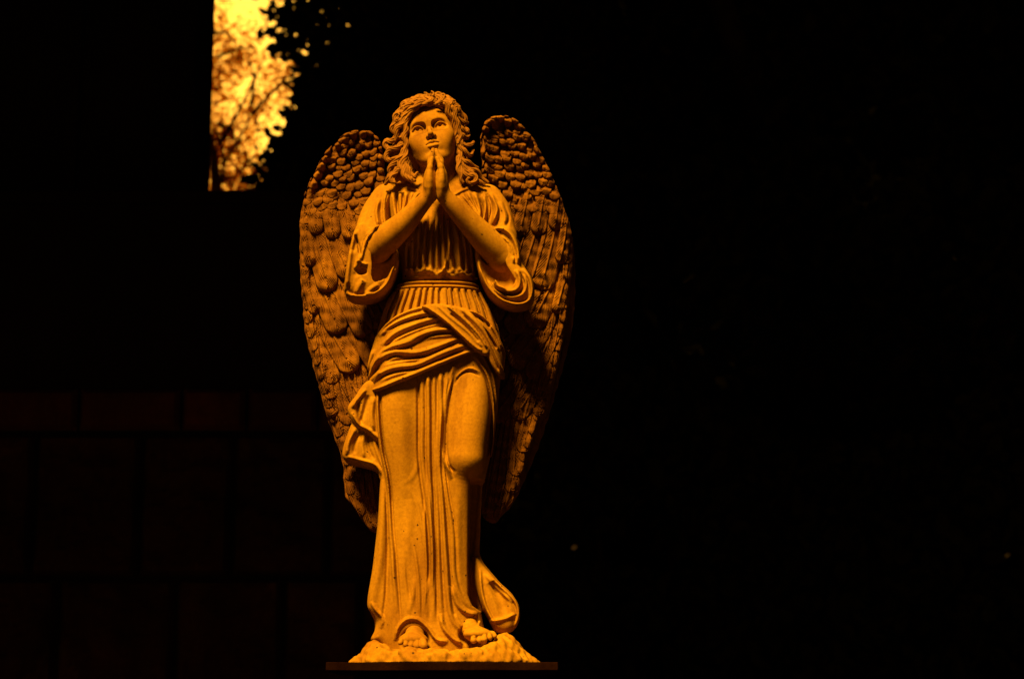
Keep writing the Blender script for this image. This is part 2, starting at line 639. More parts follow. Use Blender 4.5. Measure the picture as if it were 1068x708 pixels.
    # skirt: bundle of folds between the legs
    cr = [((440, 388), (440, 430), (441, 480), (447, 530), (450, 580), (447, 640)),
          ((447, 388), (446.5, 430), (447, 480), (450, 530), (452, 590), (453, 648)),
          ((453.5, 388), (452.5, 430), (452, 480), (455, 530), (457, 590), (460, 652)),
          ((460, 386), (458, 430), (456.5, 480), (461, 520), (464, 580), (470, 640), (484, 660)),
          ((467, 382), (463, 415), (460, 460), (464, 505), (470, 550), (474, 600), (484, 625), (497, 634)),
          ((474, 378), (467, 405), (463, 440), (463, 470), (470, 500))]
    am = [1.8, 4.4, 2.6, 4.8, 2.2, 3.2]
    for a, h in zip(cr, am):
        a = [(p[0] + rnd.uniform(-1.0, 1.0), p[1]) for p in a]
        R.stroke(fx(a), 3.2 + h * 0.25, h, (0.04, 0.12), 1.0)
        R.stroke(fx([(p[0] + 3.7, p[1] + 2) for p in a]), 2.3, -rnd.uniform(1.2, 3.0), (0.05, 0.25))
    R.stroke(fx(((436, 392), (436.5, 430), (437, 480), (442, 520), (447, 560), (449, 620))), 3.0, -3.2, (0.05, 0.2))
    # curve closing the smooth thigh
    R.stroke(fx(((438, 450), (437, 478), (431, 496), (420, 506))), 4.0, 0.8, (0.4, 0.4))
    R.stroke(fx(((426, 505), (436, 530), (442, 565), (445, 600))), 3.4, 1.8, (0.4, 0.3))
    R.stroke(fx(((430, 560), (436, 600), (438, 645))), 3, 2.4, (0.3, 0.2))
    R.stroke(fx(((446, 500), (443, 540), (445, 590), (442, 640))), 2.4, 2.4, (0.3, 0.2))
    # folds over the right thigh
    R.stroke(fx(((476, 394), (484, 386), (492, 384), (501, 388))), 2.2, 2.0, (0.2, 0.2))
    R.stroke(fx(((474, 402), (480, 391), (490, 387.5), (501, 392))), 1.8, -1.7, (0.2, 0.2))
    R.stroke(fx(((479, 376), (475, 390), (468, 410), (465, 440))), 2.6, 2.4, (0.15, 0.2))
    R.stroke(fx(((494, 368), (502, 380), (510, 396), (515, 420), (515, 450), (510, 490))), 3.0, 3.2, (0.1, 0.15))
    R.stroke(fx(((500, 366), (509, 380), (516, 398), (519, 430))), 2.6, 2.6, (0.1, 0.15))
    R.stroke(fx(((498, 378), (507, 394), (512, 420), (511, 455), (505, 487))), 2.6, -2.6, (0.1, 0.1))
    R.stroke(fx(((463, 470), (468, 486), (476, 494))), 2.6, -1.8, (0.3, 0.3))
    # left edge folds of the skirt
    R.stroke(fx(((397, 408), (398, 440), (401, 470), (407, 500), (410, 540), (415, 600), (419, 650)), -22), 2.4, -3.0, (0.05, 0.1))
    R.stroke(fx(((393.5, 408), (395, 440), (398, 470), (404, 500), (406, 540), (410, 590), (414, 640)), -22), 2.8, 3.0, (0.05, 0.2))
    R.stroke(fx(((399, 500), (399, 540), (396, 590), (391, 628)), -16), 6, 2.4, (0.2, 0.2))
    R.stroke(fx(((404, 500), (405, 560), (404, 610), (400, 650)), -16), 3.4, -2.6, (0.2, 0.1))
    R.stroke(fx(((386, 626), (392, 636), (399, 644), (396, 655))), 3, 2.5, (0.3, 0.3))
    for a, w_, h in [(((418, 420), (421, 470), (423, 520)), 10, 1.6), (((428, 520), (424, 570), (420, 620)), 8, 1.8), (((404, 560), (402, 600), (406, 640)), 5, -2.0),
                     (((478, 510), (477, 560), (480, 610)), 6, 1.6), (((408, 520), (411, 560), (410, 610)), 4, 1.8), (((434, 600), (430, 625), (426, 640)), 4, 2.0),
                     (((423, 575), (426, 610), (432, 640)), 3, -1.8), (((449, 600), (444, 625), (446, 645)), 3, 2.0)]:
        R.stroke(fx(a), w_, h, (0.4, 0.4), 1.0)
    # hem arching over the feet
    R.stroke(fx(((412, 668), (415, 655), (424, 646), (436, 646), (447, 655), (456, 667), (468, 669))), 3.0, 4.2, (0.1, 0.1), 0.8)
    R.stroke(fx(((474, 640), (480, 650), (486, 656))), 3, 2.5, (0.2, 0.2))
    R.stroke(fx(((470, 610), (478, 630), (487, 638), (498, 640))), 4, 4.0, (0.2, 0.1), 0.8)
    R.stroke(fx(((459, 640), (464, 656), (476, 668), (484, 669))), 3.6, 4.5, (0.2, 0.1), 0.8)
    # train folds
    R.stroke(fx(((500, 592), (503, 620), (510, 640), (520, 655)), -12), 3, 3.4, (0.2, 0.2))
    R.stroke(fx(((505, 597), (518, 612), (535, 628)), -12), 3, 2.2, (0.2, 0.2))
    R.stroke(fx(((512, 606), (522, 625), (528, 645)), -12), 8, -6, (0.3, 0.3))
    R.stroke(fx(((508, 597), (522, 611), (537, 626), (541, 640), (537, 655)), -12), 3.0, 3.4, (0.2, 0.2))
    R.stroke(fx(((510, 648), (522, 646), (538, 640)), -12), 3, 3, (0.2, 0.2))
    X, Y, Z = v.grid()
    v.F = v.F - R.H[:, None, :] * front_weight(Y, 0, 22)
    # folds round the back
    th = np.arctan2(Y, X + 0 * Z)
    zb = np.clip((Z - 20) / 60, 0, 1)
    v.F -= (1 - front_weight(Y, 6)) * (1.8 * np.cos(th * 22 + 0.012 * Z)) * zb
    # hollow for the neck
    v.cone(wp(457, 168, -8), wp(457, 194, -6), 17, 17.5, 2, 's')
    v.cone(wp(457, 190, -20), wp(457, 208, -40), 9, 7, 4, 's')
    # openings for the feet under the hem
    v.ell(wp(432, 667, -40), (15, 16, 13), 3, 's')
    v.ell(wp(496, 662, -36), (17, 18, 12), 3, 's')
    # flat underside
    v.F = smax(v.F, 8 - Z, 1)
    return vol_obj('robe', v, M['stone'], parent, 5)


# ================================================================== SLEEVES
def build_sleeve(parent, side):
    if side == 'l':
        v = Vol((-100, -66, 350), (-25, 26, 512), 0.75)
        v.chain([wp(404, 208, 0), wp(393, 225, -6), wp(386, 248, -16)], [17, 17, 17.5], 4)
        poly = [(378, 236), (370, 244), (367, 258), (364, 275), (361, 292), (360, 305), (365, 311), (378, 313), (390, 311), (400, 307), (407, 300), (412, 288), (416, 270), (410, 256), (398, 240)]
        yc, ty = -20, 24
    else:
        v = Vol((25, -66, 350), (108, 26, 512), 0.75)
        v.chain([wp(508, 208, 0), wp(517, 222, -6), wp(523, 248, -14)], [16, 16, 16.5], 4)
        poly = [(528, 238), (536, 246), (541, 258), (543, 272), (550, 284), (556, 298), (556.5, 311), (549, 318), (536, 320), (522, 316), (510, 307), (503, 294), (497, 276), (496, 262), (506, 246)]
        yc, ty = -18, 24
    X, Y, Z = v.grid()
    P = polysd(X[:, 0, :], Z[:, 0, :], smoothpoly(fx(poly, -25)))[:, None, :]
    v.F = smin(v.F, smax(P, np.abs(Y - yc) - ty, 15), 6)
    R = Rel(v)
    YS = -38
    for a in COLLAR_R:
        R.stroke(fx(a, -22), 3.6, 4.4, (0.2, 0.15), 1.0)
    for a in COLLAR_G:
        R.stroke(fx(a, -22), 2.3, -3.4, (0.2, 0.1))
    if side == 'l':
        for a, w_, h in [(((372, 240), (366, 262), (363, 285), (361, 304)), 4, 3.0),
                         (((398, 236), (386, 246), (380, 256), (377, 268), (372, 282)), 3.4, 5.0),
                         (((405, 232), (392, 240), (384, 250)), 3.0, 2.5),
                         (((361, 304), (366, 309), (380, 310), (394, 306), (404, 297), (410, 282), (414, 268)), 3.4, 4.0),
                         (((380, 293), (375, 300), (372, 308)), 5, 2.8), (((368, 262), (365, 285), (364, 300)), 5, 2.0), (((396, 298), (388, 303), (382, 309)), 4.5, 2.6),
                         (((372, 274), (378, 276), (384, 278)), 2.6, 2.6),
                         (((400, 262), (405, 275), (399, 290)), 3, 2.6)]:
            R.stroke(fx(a, YS), w_, h, (0.12, 0.12), 0.9)
        for a, w_, h in [(((392, 240), (382, 250), (378, 262), (376, 272)), 2.4, -4.5),
                         (((370, 246), (374, 256), (376, 268)), 2.4, -3.0),
                         (((370, 284), (376, 282), (383, 284)), 3.6, -3.0)]:
            R.stroke(fx(a, YS), w_, h, (0.15, 0.15))
    else:
        for a, w_, h in [(((512, 240), (524, 240), (534, 248), (540, 262), (541, 276)), 3.2, 4.5),
                         (((516, 246), (527, 252), (534, 264), (536, 276)), 2.4, 2.4),
                         (((545, 280), (552, 290), (555, 303), (552, 314), (540, 318), (524, 314), (512, 304), (504, 290), (499, 272)), 3.5, 4.2),
                         (((538, 282), (542, 292), (540, 302), (530, 305), (520, 299), (514, 288)), 3.0, 4.5),
                         (((546, 286), (549, 298), (545, 308), (532, 311), (518, 305), (509, 293)), 2.2, 2.4),
                         (((508, 285), (516, 299), (528, 303)), 2.5, 2.4)]:
            R.stroke(fx(a, YS), w_, h, (0.1, 0.1), 0.9)
        for a, w_, h in [(((542, 284), (546, 296), (542, 305), (531, 308), (518, 302), (510, 290)), 2.4, -3.0),
                         (((520, 247), (530, 256), (536, 270)), 2.2, -3.0),
                         (((526, 290), (531, 297), (535, 290)), 5, -6.0)]:
            R.stroke(fx(a, YS), w_, h, (0.1, 0.1))
        for a in [((503, 206), (505, 222), (503, 240)), ((511, 206), (517, 222), (514, 238)), ((521, 212), (527, 228), (524, 240))]:
            R.stroke(fx(a, -14), 3.6, 2.6, (0.2, 0.2))
            R.stroke(fx([(p[0] + 4, p[1]) for p in a], -14), 2.0, -1.6, (0.2, 0.2))
    v.F = v.F - R.H[:, None, :] * front_weight(Y, -6, 20)
    # the open mouth of the sleeve, under the forearm
    if side == 'l':
        v.chain([wp(402, 262, -44), wp(400, 276, -36), wp(392, 292, -34)], [14, 13, 9], 3, 's')
        v.chain([wp(371, 286, -44), wp(376, 283.5, -42), wp(384, 285, -38)], [1.5, 3.2, 3.5], 3, 's')
        v.cone(wp(404, 252, -70), wp(398, 262, -30), 12, 12, 3, 's')
    else:
        v.chain([wp(511, 268, -46), wp(517, 282, -38), wp(528, 293, -37)], [13.5, 12.5, 9], 3, 's')
        v.cone(wp(505, 255, -70), wp(512, 265, -30), 11, 11, 3, 's')
    return vol_obj('sleeve', v, M['stone'], parent)


# ================================================================== SASH (wrap round the hips) and the cloth hanging at the left
def build_sash(parent):
    v = Vol((-86, -58, 215), (84, 50, 415), 0.75)
    X, Y, Z = v.grid()
    base = loft(X, Y, Z)
    # thigh swelling as in the robe
    v.F = base.copy()
    v.chain([wp(491, 388, -10), wp(489, 430, -20)], [21, 22], 7)
    v.chain([wp(417, 385, -12), wp(414, 430, -18)], [23, 22], 9)
    body = v.F
    # main wrap
    A = [(370, 420), (366, 425), (372, 402), (380, 375), (390, 348), (402, 336), (413, 328), (427, 322.5), (441, 319), (470, 318), (489, 322), (504, 328), (518, 342), (526, 358), (534, 372),
         (531, 384), (518, 374), (505, 367), (495, 366.5), (480, 373), (465, 380), (450, 386), (436, 392), (420, 399), (404, 405.5), (396, 407.5), (388, 406), (380, 405), (376, 412)]
    PA = polysd(X[:, 0, :], Z[:, 0, :], fx(A))
    R = Rel(v)
    R.H += 4.0
    ridges = [(((391, 346), (402, 336), (412.5, 329), (427, 323.5), (441, 320.5)), 2.4, 2.6),
              (((394, 347), (412, 336), (430, 329.5), (447, 326)), 3.4, 4.0),
              (((397, 358), (412, 346), (435, 337.5), (458, 331)), 3.6, 4.0),
              (((405, 356), (425, 347), (445, 340), (462, 336)), 2.8, 2.5),
              (((385, 382), (394, 369), (405, 362), (427, 355), (443, 348), (459, 344.5), (473, 345)), 4.2, 5.0),
              (((411, 362), (430, 357), (447, 352), (464, 350), (476, 349)), 2.6, 2.0),
              (((380, 392), (394, 374), (411, 367), (435, 368), (459, 361), (480, 352.5)), 4.0, 4.6),
              (((400, 381), (420, 376), (440, 374), (462, 365), (483, 356)), 2.6, 2.0),
              (((386, 397), (398, 388), (413, 383.5), (435, 380.5), (459, 370), (487, 359)), 4.0, 4.6),
              (((396, 397), (413, 391), (435, 386), (460, 376)), 2.6, 1.8),
              (((379, 405), (396, 404), (420, 395), (450, 383), (471, 374), (496, 364)), 3.4, 4.4),
              (((366, 424), (372, 405), (380, 382), (388, 360)), 4.0, 3.0),
              (((376, 404), (384, 394), (396, 386)), 3.5, 2.6),
              (((490, 322), (503, 328), (516, 342), (524, 360)), 2.4, 3.0),
              (((484, 323), (500, 334), (512, 347), (521, 362)), 2.4, 2.4)]
    for a, w_, h in ridges:
        R.stroke(fx(a, -40), w_, h, (0.12, 0.08), 0.9)
    grooves = [(((399, 344), (415, 336.5), (432, 331.5), (446, 329)), 2.4, -3.0), (((400, 360), (416, 350), (440, 341), (460, 336)), 2.2, -2.6),
               (((414, 364), (430, 359), (447, 350.5), (462, 347.5), (476, 347.5)), 2.8, -3.4), (((404, 378), (425, 374), (445, 371), (465, 362), (482, 355)), 3.0, -3.2),
               (((396, 392), (413, 387.5), (435, 384), (460, 374), (484, 363)), 2.2, -2.8), (((402, 376), (410, 371), (425, 371.5), (440, 371)), 2.4, -2.0),
               (((488, 325), (500, 329), (512, 338)), 3.0, -4.5), (((496, 336), (508, 345), (518, 360)), 2.2, -3.2)]
    for a, w_, h in grooves:
        R.stroke(fx(a, -40), w_, h, (0.15, 0.1), 0.9)
    wt = front_weight(Y, -2, 30)
    d1 = smax(body - (3.0 + (R.H[:, None, :] - 3.0) * wt), PA[:, None, :], 2.0)
    # inner wall of the sash not needed: it closes on the body
    # two overlapping tails
    S2 = [(471, 319), (489, 323), (498, 332), (506, 342), (513, 356), (520, 369), (526, 383), (526, 389), (520, 388), (513, 379), (507, 367), (497, 352), (485, 337)]
    S1 = [(440, 318.5), (466, 317.5), (482, 330), (496, 343), (505, 354), (510, 363), (508, 368.5), (501, 367.5), (491, 361), (479, 349), (465, 336.5), (452, 327)]
    for poly, lift, rg in ((S2, 9.5, [(((480, 321), (498, 337), (510, 354), (524, 384)), 2.6, 2.6), (((489, 324), (503, 340), (513, 358), (525, 384)), 2.0, 1.8),
                                      (((484, 328), (497, 343), (508, 360), (520, 383)), 1.8, -2.0)]),
                           (S1, 12.5, [(((443, 319.5), (462, 333), (480, 348.5), (496, 362), (503, 365)), 2.4, 3.0), (((456, 319), (470, 332), (488, 346), (503, 361)), 2.4, 1.6),
                                       (((466, 319), (484, 333), (500, 349), (508, 362)), 2.4, 2.8), (((470, 327), (486, 341), (499, 356)), 2.2, -3.0)])):
        Q = Rel(v)
        for a, w_, h in rg:
            Q.stroke(fx(a, -44), w_, h, (0.05, 0.05), 0.9)
        PP = polysd(X[:, 0, :], Z[:, 0, :], smoothpoly(fx(poly, -44)))
        dd = smax(body - (lift + Q.H[:, None, :]), PP[:, None, :], 3.0)
        dd = np.maximum(dd, Y + 8)
        d1 = smin(d1, dd, 0.8)
    v.F = d1.astype(f4)
    return vol_obj('sash', v, M['stone'], parent)


def build_hanging(parent):
    v = Vol((-100, -45, 175), (-32, 26, 315), 0.75)
    X, Y, Z = v.grid()
    up = [(381, 402), (372, 415), (365, 425), (367, 434), (372, 442), (378, 447), (386, 452), (394, 459), (398, 458), (399, 440), (398, 420), (398, 402), (388, 399)]
    lo = [(372, 440), (364, 456), (360, 470), (361, 477), (368, 480), (380, 483), (390, 486), (396, 491), (400, 501), (408, 503), (412, 496), (408, 480), (404, 462), (400, 446), (388, 438)]
    A = smax(polysd(X[:, 0, :], Z[:, 0, :], smoothpoly(fx(up, -18)))[:, None, :], np.abs(Y + 6) - 18, 7)
    B = smax(polysd(X[:, 0, :], Z[:, 0, :], smoothpoly(fx(lo, -12)))[:, None, :], np.abs(Y + 1) - 15, 8)
    R = Rel(v)
    for a, w_, h in [(((382, 406), (374, 416), (367, 426)), 3, 3), (((384, 412), (381, 426), (377, 440)), 4, -3.0), (((390, 414), (388, 434), (390, 450)), 4, 3.4),
                     (((374, 418), (374, 430), (378, 444)), 3.4, -3.5), (((396, 412), (396, 436), (397, 456)), 3, -2.5), (((367, 430), (375, 443), (386, 449), (395, 458)), 2.6, 2.4)]:
        R.stroke(fx(a, -24), w_, h, (0.15, 0.15))
    R2 = Rel(v)
    for a, w_, h in [(((372, 446), (364, 462), (362, 475)), 3.5, 3.0), (((378, 450), (371, 460), (369, 474)), 3.4, -2.6), (((384, 452), (384, 466), (390, 480)), 3.0, -2.6),
                     (((381, 450), (378, 464), (380, 478)), 3.4, 2.2), (((390, 456), (393, 470), (400, 488), (405, 500)), 3.4, 3.2), (((396, 460), (399, 474), (407, 494)), 2.4, -2.6),
                     (((362, 476), (376, 480), (392, 485), (400, 497)), 2.8, 2.6)]:
        R2.stroke(fx(a, -16), w_, h, (0.15, 0.15))
    wt = front_weight(Y, 0, 20)
    v.F = smin(A - 2.0 - R.H[:, None, :] * wt, B - 2.8 - R2.H[:, None, :] * wt, 1.2).astype(f4)
    return vol_obj('hanging_cloth', v, M['stone'], parent)


# ================================================================== ARMS
def build_arm(parent, side):
    if side == 'l':
        v = Vol((-80, -92, 405), (4, 4, 560), 0.55)
        wr = wp(449, 203, -62)
        v.chain([wp(396, 225, -4), wp(391, 244, -16), wp(392, 259, -30)], [13, 14, 14.5], 5)
        v.chain([wp(392, 258, -31), wp(402, 250, -37), wp(420, 234.5, -47), wp(436, 217, -56), wr], [15, 15.5, 12.8, 9.6, 7.4], 4, step=1.5)
        v.ell(wp(393, 261, -30), (13.5, 12, 12), 5)
        v.chain([wr, wp(448.6, 190, -65), wp(449, 183, -66)], [7.0, 6.2, 5.4], 3)
        v.ell(wp(448.4, 190, -65), (5.2, 11.5, 18), 6)
        fingers = [  # base x, y ; mid ; tip ; depth base, tip ; radius
            ((449.2, 181), (449.6, 170), (451.6, 158.5), -56, -55, 3.0), ((448.8, 180), (449.2, 168), (451.8, 156.5), -62.3, -61, 3.1),
            ((448.4, 181), (449.0, 170), (451.6, 158.5), -68.6, -66.5, 3.0), ((447.6, 184), (448.4, 175), (450.8, 165), -74.2, -71.5, 2.7)]
        thumb = [wp(447, 193, -56), wp(448.5, 182, -50), wp(450.5, 173, -48)]
    else:
        v = Vol((-10, -92, 385), (88, 4, 560), 0.55)
        wr = wp(463, 204, -62)
        v.chain([wp(514, 222, -4), wp(521, 245, -14), wp(525, 268, -26)], [13, 14, 14.5], 5)
        v.chain([wp(524, 268, -28), wp(513, 257, -34), wp(494, 237, -46), wp(476, 218, -56), wr], [14.5, 15.5, 13.0, 10.2, 7.6], 4, step=1.5)
        v.ell(wp(523, 271, -28), (13.5, 12, 12.5), 5)
        v.chain([wr, wp(460.5, 191, -65), wp(459.8, 183, -66)], [7.0, 6.2, 5.4], 3)
        v.ell(wp(460.6, 190, -65), (5.2, 11.5, 18), 6)
        fingers = [((460.0, 181), (459.4, 169), (454.9, 158.5), -56, -55, 3.0), ((460.2, 180), (459.6, 168), (454.8, 157.0), -62.3, -61, 3.1),
                   ((460.4, 181), (459.6, 170), (455.2, 159.0), -68.6, -66.5, 3.0), ((460.6, 184), (459.4, 174), (455.8, 165), -74.2, -71.5, 2.7)]
        thumb = [wp(461, 193, -56), wp(459, 182, -50), wp(456, 173, -48)]
    hand = Vol.__new__(Vol)
    hand.h, hand.lo, hand.ax, hand.F = v.h, v.lo, v.ax, np.full_like(v.F, 40.0)
    for b, m, t, y0, y1, r in fingers:
        p = [wp(b[0], b[1] + 5, y0 + 1), wp(b[0], b[1], y0), wp(m[0], m[1], (y0 + y1) / 2), wp(t[0], t[1], y1)]
        hand.chain(p, [r * 1.05, r * 1.08, r * 1.0, r * 0.72], 0.8, step=2.5)
        q = p[2]
        hand.ell((q[0], q[1], q[2]), (r * 1.08, r * 1.08, r * 1.2), 1.5)
        v.cone(wp(b[0], b[1] + 10, y0 * 0.6 - 26), p[0], 4.4, r * 1.05, 3)
    hand.chain(thumb, [4.2, 3.4, 2.4], 2)
    v.F = smin(v.F, hand.F, 1.8)
    return vol_obj('arm', v, M['skin'], parent, 9)


# ================================================================== HEAD
def rot(roll, pitch, yaw):
    """rows: head right, head forward(-y at rest), head up in world axes"""
    cr, sr = math.cos(roll), math.sin(roll)
    cp, sp = math.cos(pitch), math.sin(pitch)
    cy, sy = math.cos(yaw), math.sin(yaw)
    Ry = np.array([[cr, 0, -sr], [0, 1, 0], [sr, 0, cr]])       # roll about the depth axis (viewer's right side up)
    Rx = np.array([[1, 0, 0], [0, cp, -sp], [0, sp, cp]])
    Rz = np.array([[cy, -sy, 0], [sy, cy, 0], [0, 0, 1]])
    return Rz @ Ry @ Rx


HC = wp(447.6, 134.2, -27)                   # point between the eyes
HR = rot(math.radians(12), math.radians(-16), math.radians(0))


def hp(a, b, c):
    """head coordinates: a to the viewer's right, b up, c towards the viewer, origin between the eyes"""
    return HC + HR @ np.array([a, -c, b])


def build_head(parent):
    v = Vol((-42, -62, 490), (38, 42, 625), 0.4)
    RT = HR.T

    def e(c, r, k, mode='u'):
        v.ell(hp(*c), (r[0], r[2], r[1]), k, mode, R=RT)

    def ch(pts, rad, k, mode='u', step=2.0):
        v.chain([hp(*p) for p in pts], rad, k, mode, step=step)
    # skull, face mass
    e((0, 8, -24), (27, 30, 30), 0)
    e((0, -1, -11), (24, 29, 15), 8)
    e((0, 12, -9), (21, 17, 13.5), 8)
    e((0, -17, -12), (19, 21, 15), 8)
    # jaw and chin
    ch([(-17, -12, -22), (-11.5, -27, -12), (-4.5, -36, -4)], [7.5, 6.8, 5.6], 7)
    ch([(17, -12, -22), (11.5, -27, -12), (4.5, -36, -4)], [7.5, 6.8, 5.6], 7)
    e((0, -35, -2.5), (7.5, 6.2, 6.5), 5)
    # cheekbones and cheeks
    e((-15, -9, -6), (8, 8, 8), 7)
    e((15, -9, -6), (8, 8, 8), 7)
    e((-10.8, -17, -3.8), (7.6, 9.5, 7), 7)
    e((10.8, -17, -3.8), (7.6, 9.5, 7), 7)
    # brow ridge
    ch([(-21, 4.5, -6), (-13, 8.6, 0.6), (-5, 6.2, 2.6), (-1, 3.0, 2.2)], [1.8, 2.2, 2.3, 2.3], 2.5)
    ch([(21, 4.5, -6), (13, 8.6, 0.6), (5, 6.2, 2.6), (1, 3.0, 2.2)], [1.8, 2.2, 2.3, 2.3], 2.5)
    # eye sockets
    for s in (-1, 1):
        e((s * 12, 0.8, 3.4), (8.6, 5.6, 5.8), 2.6, 's')
        e((s * 6.4, 0.2, 4.4), (3.2, 4.6, 5.0), 2.4, 's')
    # eyeballs and lids
    for s in (-1, 1):
        e((s * 12, 0, -4.6), (6.4, 6.0, 6.4), 0.8)
        up = [(s * 5.2, -1.2, -0.4), (s * 8.2, 2.2, 1.8), (s * 12, 3.5, 2.6), (s * 15.8, 2.6, 1.4), (s * 19.2, -0.4, -1.8)]
        ch(up, [0.7, 1.15, 1.4, 1.3, 0.9], 0.4, step=1.5)
        lw = [(s * 5.4, -1.2, -0.2), (s * 8.6, -3.0, 0.9), (s * 12, -3.6, 1.2), (s * 15.4, -2.8, 0.5), (s * 18.6, -0.8, -1.8)]
        ch(lw, [0.6, 0.8, 0.9, 0.8, 0.6], 0.8, step=1.5)
        # crease above the lid
        ch([(s * 6.4, 2.0, 2.6), (s * 9.5, 4.6, 3.5), (s * 13, 5.2, 3.2), (s * 17, 3.4, 0.6)], [0.5, 0.8, 0.8, 0.5], 0.9, 's', step=1.5)
        # iris drilled into the eye
        e((s * 12 - 0.2, 0.6, 2.3), (2.3, 2.3, 2.6), 0.3, 's')
        # slit round the eyeball
        ch([(s * 6.2, -1.1, 1.3), (s * 8.8, 1.2, 2.3), (s * 12, 2.2, 2.6), (s * 15.2, 1.4, 1.8), (s * 17.8, -0.7, 0.0)], [0.6, 1.0, 1.2, 1.0, 0.6], 0.3, 's', step=1.5)
    # nose
    ch([(0, 4, 0.5), (0, -2, 4.0), (0, -8, 7.6), (0, -12.4, 10.0)], [2.6, 1.8, 2.0, 2.4], 2.0)
    e((0, -12.8, 9.8), (2.7, 2.6, 2.8), 1.4)
    for s in (-1, 1):
        e((s * 3.4, -14.0, 6.2), (2.1, 2.3, 3.2), 1.6)
        e((s * 2.0, -16.4, 7.4), (1.2, 1.5, 1.9), 0.7, 's')
    e((0, -15.2, 7.2), (1.2, 1.8, 2.8), 1.0)
    # muzzle and lips
    e((0, -22.5, 0.2), (9.0, 7.0, 4.6), 4)
    ch([(0, -17, 5.2), (0, -19.2, 5.4)], [0.9, 1.0], 1.0, 's')
    ch([(-8.8, -21.6, 0.8), (-5.0, -20.6, 3.8), (-1.7, -19.5, 5.2), (0, -20.1, 5.4), (1.7, -19.5, 5.2), (5.0, -20.6, 3.8), (8.8, -21.6, 0.8)], [0.6, 1.5, 1.75, 1.6, 1.75, 1.5, 0.6], 0.8, step=1.3)
    ch([(-7.8, -22.6, 1.0), (-3.9, -24.6, 4.0), (0, -25.3, 5.0), (3.9, -24.6, 4.0), (7.8, -22.6, 1.0)], [0.6, 1.8, 2.2, 1.8, 0.6], 0.8, step=1.3)
    ch([(-8.4, -21.7, 2.4), (-4.2, -22.2, 5.6), (0, -22.7, 6.8), (4.2, -22.2, 5.6), (8.4, -21.7, 2.4)], [0.4, 0.6, 0.7, 0.6, 0.4], 0.5, 's', step=1.3)
    e((0, -29.0, 4.8), (6, 1.8, 2.0), 1.8, 's')
    # neck
    v.chain([wp(456, 155, -3), wp(457, 178, -6), wp(458, 202, -4)], [20, 18.5, 20], 7)
    v.chain([wp(440, 160, -8), wp(450, 190, -18), wp(454, 202, -20)], [3.5, 4, 4], 5)
    v.chain([wp(474, 158, -8), wp(466, 188, -18), wp(460, 202, -20)], [3.5, 4, 4], 5)
    return vol_obj('head', v, M['skin'], parent, 4)


